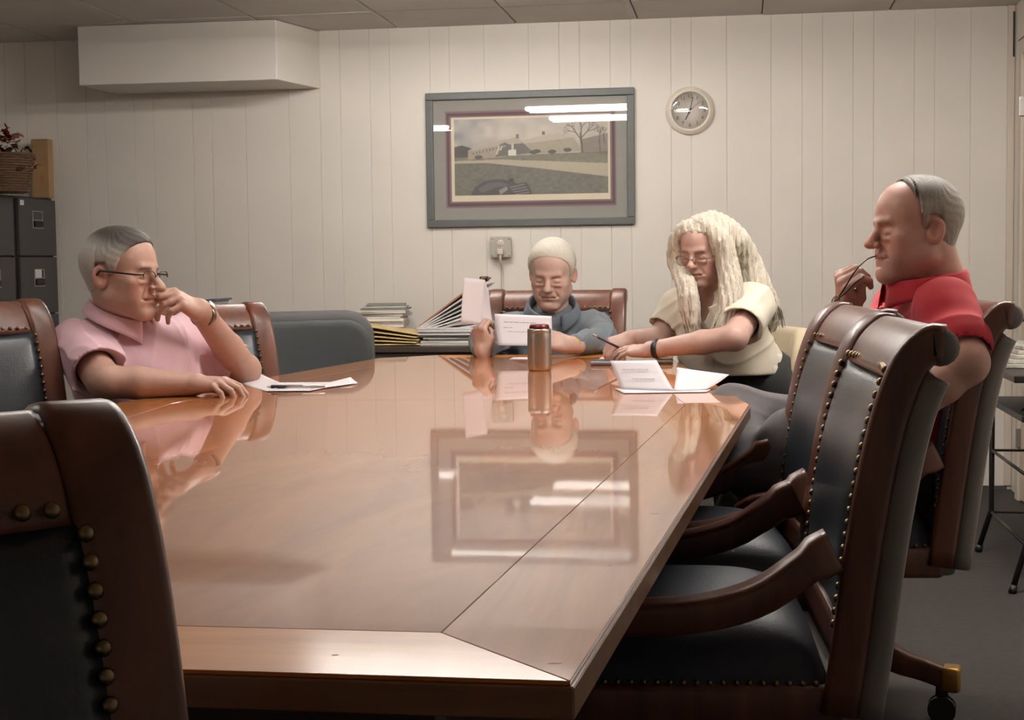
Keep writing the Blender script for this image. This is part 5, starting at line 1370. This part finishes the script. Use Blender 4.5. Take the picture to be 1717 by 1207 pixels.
def print_lines(parent, c4, rows, m=None):
    """rows of faint print: (v, u0, u1, height) on the sheet's plane"""
    c4 = [np.asarray(c, float) for c in c4]; nr = nrm(np.cross(c4[1]-c4[0], c4[3]-c4[0]))
    if nr@FWD > 0: nr = -nr
    g_ = lambda u, v: (c4[0]*(1-u)+c4[1]*u)*(1-v)+(c4[3]*(1-u)+c4[2]*u)*v
    bm = bmesh.new(); r = np.random.default_rng(4)
    for v, u0, u1, h in rows:
        u = u0
        while u < u1:
            w = min(r.uniform(.03, .09), u1-u)
            vs = [bm.verts.new(g_(a, b)+nr*.0011) for a, b in ((u, v), (u+w, v), (u+w, v+h), (u, v+h))]; bm.faces.new(vs); u += w+.012
    return from_bm('printed_lines', bm, m or M['ink'], parent)
# old man's letter and folded sheet
pa = thing('folded_letter', 'folded white letter held upright in the old man\'s right hand', 'paper')
sheet('front_leaf', pa, [at(777, 465, 5.42), at(813, 469, 5.44), at(807, 546, 5.43), at(773, 541, 5.41)], .004)
sheet('rear_leaf', pa, [at(813, 469, 5.44), at(820, 490, 5.50), at(835, 579, 5.44), at(807, 546, 5.43)], .006)
pb = thing('printed_letter', 'white printed letter held out flat in front of the old man\'s chest', 'paper')
c4 = [at(829, 526, 5.44), at(925, 530, 5.42), at(926, 580, 5.36), at(835, 579, 5.38)]
sheet('letter_sheet', pb, c4, .0); print_lines(pb, c4, [(.24, .15, .72, .03), (.42, .14, .30, .025), (.55, .2, .6, .02)])
# woman's papers
pc = thing('folded_letter', 'tented letter with faint print standing on the table before the woman', 'paper')
c4 = [at(1023, 605, 4.44), at(1101, 604, 4.44), at(1128, 653, 4.24), at(1041, 649, 4.24)]
def dz(p, z): p = np.array(p); return p
lowz = lambda x, y, h=.002: on_z(x, y, TT+h)
c4 = [at(1023, 605, lowz(1041, 650)[1]*1.015+.16), at(1101, 604, 4.40), lowz(1128, 653, .004), lowz(1041, 650, .004)]
zb1 = np.linalg.norm(lowz(1041, 650)-CAM)
def up_from(base, x, y, k=1.02):
    d = (base-CAM)@FWD; return at(x, y, d*k)
bL, bR = lowz(1041, 652, .003), lowz(1130, 655, .003)
c4 = [up_from(bL, 1023, 605, 1.015), up_from(bR, 1101, 604, 1.03), bR, bL]
sheet('raised_leaf', pc, c4, .003); print_lines(pc, c4, [(.30, .18, .72, .03), (.62, .30, .75, .03)])
sheet('flat_leaf', pc, [lowz(1030, 651), lowz(1195, 651), lowz(1185, 657), lowz(1046, 659)], .0)
c5 = [up_from(lowz(1128, 650), 1134, 616, 1.06), up_from(lowz(1190, 646), 1223, 628, 1.03), lowz(1184, 653, .004), lowz(1130, 655, .004)]
sheet('open_leaf', pc, [up_from(bR, 1135, 616, 1.05), up_from(bR, 1223, 628, 1.02), lowz(1184, 653, .003), lowz(1130, 655, .003)], .003)
def low_thing(name, label, cat, x, y): p = on_z(x, y, TT); return thing(name, label, cat, (p[0], p[1], TT))
ph = low_thing('mobile_phone', 'small grey phone lying flat on the table by the woman\'s hands', 'phone', 1010, 611)
box('phone_body', (-.035, -.06, .001), (.035, .06, .014), mat('phone_grey', srgb(120, 116, 122), .35, metal=.3), ph, .004); box('phone_screen', (-.030, -.052, .0142), (.030, .052, .0150), M['black'], ph, .001)
g2 = low_thing('glasses_case', 'small metallic case on the table behind the tented letter', 'case', 1114, 608)
box('case_body', (-.028, -.05, .001), (.028, .05, .012), M['galv'], g2, .004, 3, True); box('case_lid', (-.028, -.05, .0125), (.028, .05, .020), M['steel'], g2, .004, 3, True)
ws = low_thing('paper_scrap', 'small white scrap of paper on the table under the woman\'s hands', 'paper', 1020, 601)
box('scrap_sheet', (-.03, -.06, .0005), (.03, .05, .0015), M['paper'], ws)
ws2 = low_thing('paper_slip', 'white slip of paper on the table edge just left of the steel can cooler', 'paper', 874, 601)
box('slip_sheet', (-.035, -.05, .0005), (.03, .05, .0015), M['paper'], ws2)
pen = thing('pen', 'dark pen held in the woman\'s right hand', 'pen')
a_, b_ = at(994, 561, 5.06), at(1028, 578, 5.06); dd = b_-a_
tube('barrel', [a_+dd*.25, b_+dd*.3], .0042, mat('pen_plum', srgb(60, 34, 50), .3), pen, 10); tube('cap', [a_, a_+dd*.24], .0040, M['steel'], pen, 10)
# left man's papers and pen
pd = thing('opened_letter', 'creased white letter lying in front of the man in pink', 'paper')
sheet('left_leaf', pd, [lowz(398, 640, .002), up_from(lowz(440, 634), 432, 624, 1.0), lowz(480, 645, .010), lowz(448, 656, .002)], .002)
sheet('middle_leaf', pd, [lowz(470, 641, .003), lowz(598, 640, .003), lowz(520, 655, .003), lowz(449, 655.5, .003)], .0)
sheet('right_leaf', pd, [lowz(522, 648, .004), up_from(lowz(580, 640), 588, 632, 1.0), lowz(600, 642, .004), lowz(520, 653, .004)], .001)
pn = thing('pen', 'silver ballpoint pen with a dark grip lying on the creased letter', 'pen')
p1, p2 = lowz(447, 648.5, .009), lowz(545, 647, .009); v_ = p2-p1
tube('pen_tip', [p1, p1+v_*.08], [.001, .004], M['steel'], pn, 10); tube('grip', [p1+v_*.08, p1+v_*.31], .0052, M['black'], pn, 12); tube('barrel', [p1+v_*.31, p2], .0044, M['steel'], pn, 12)
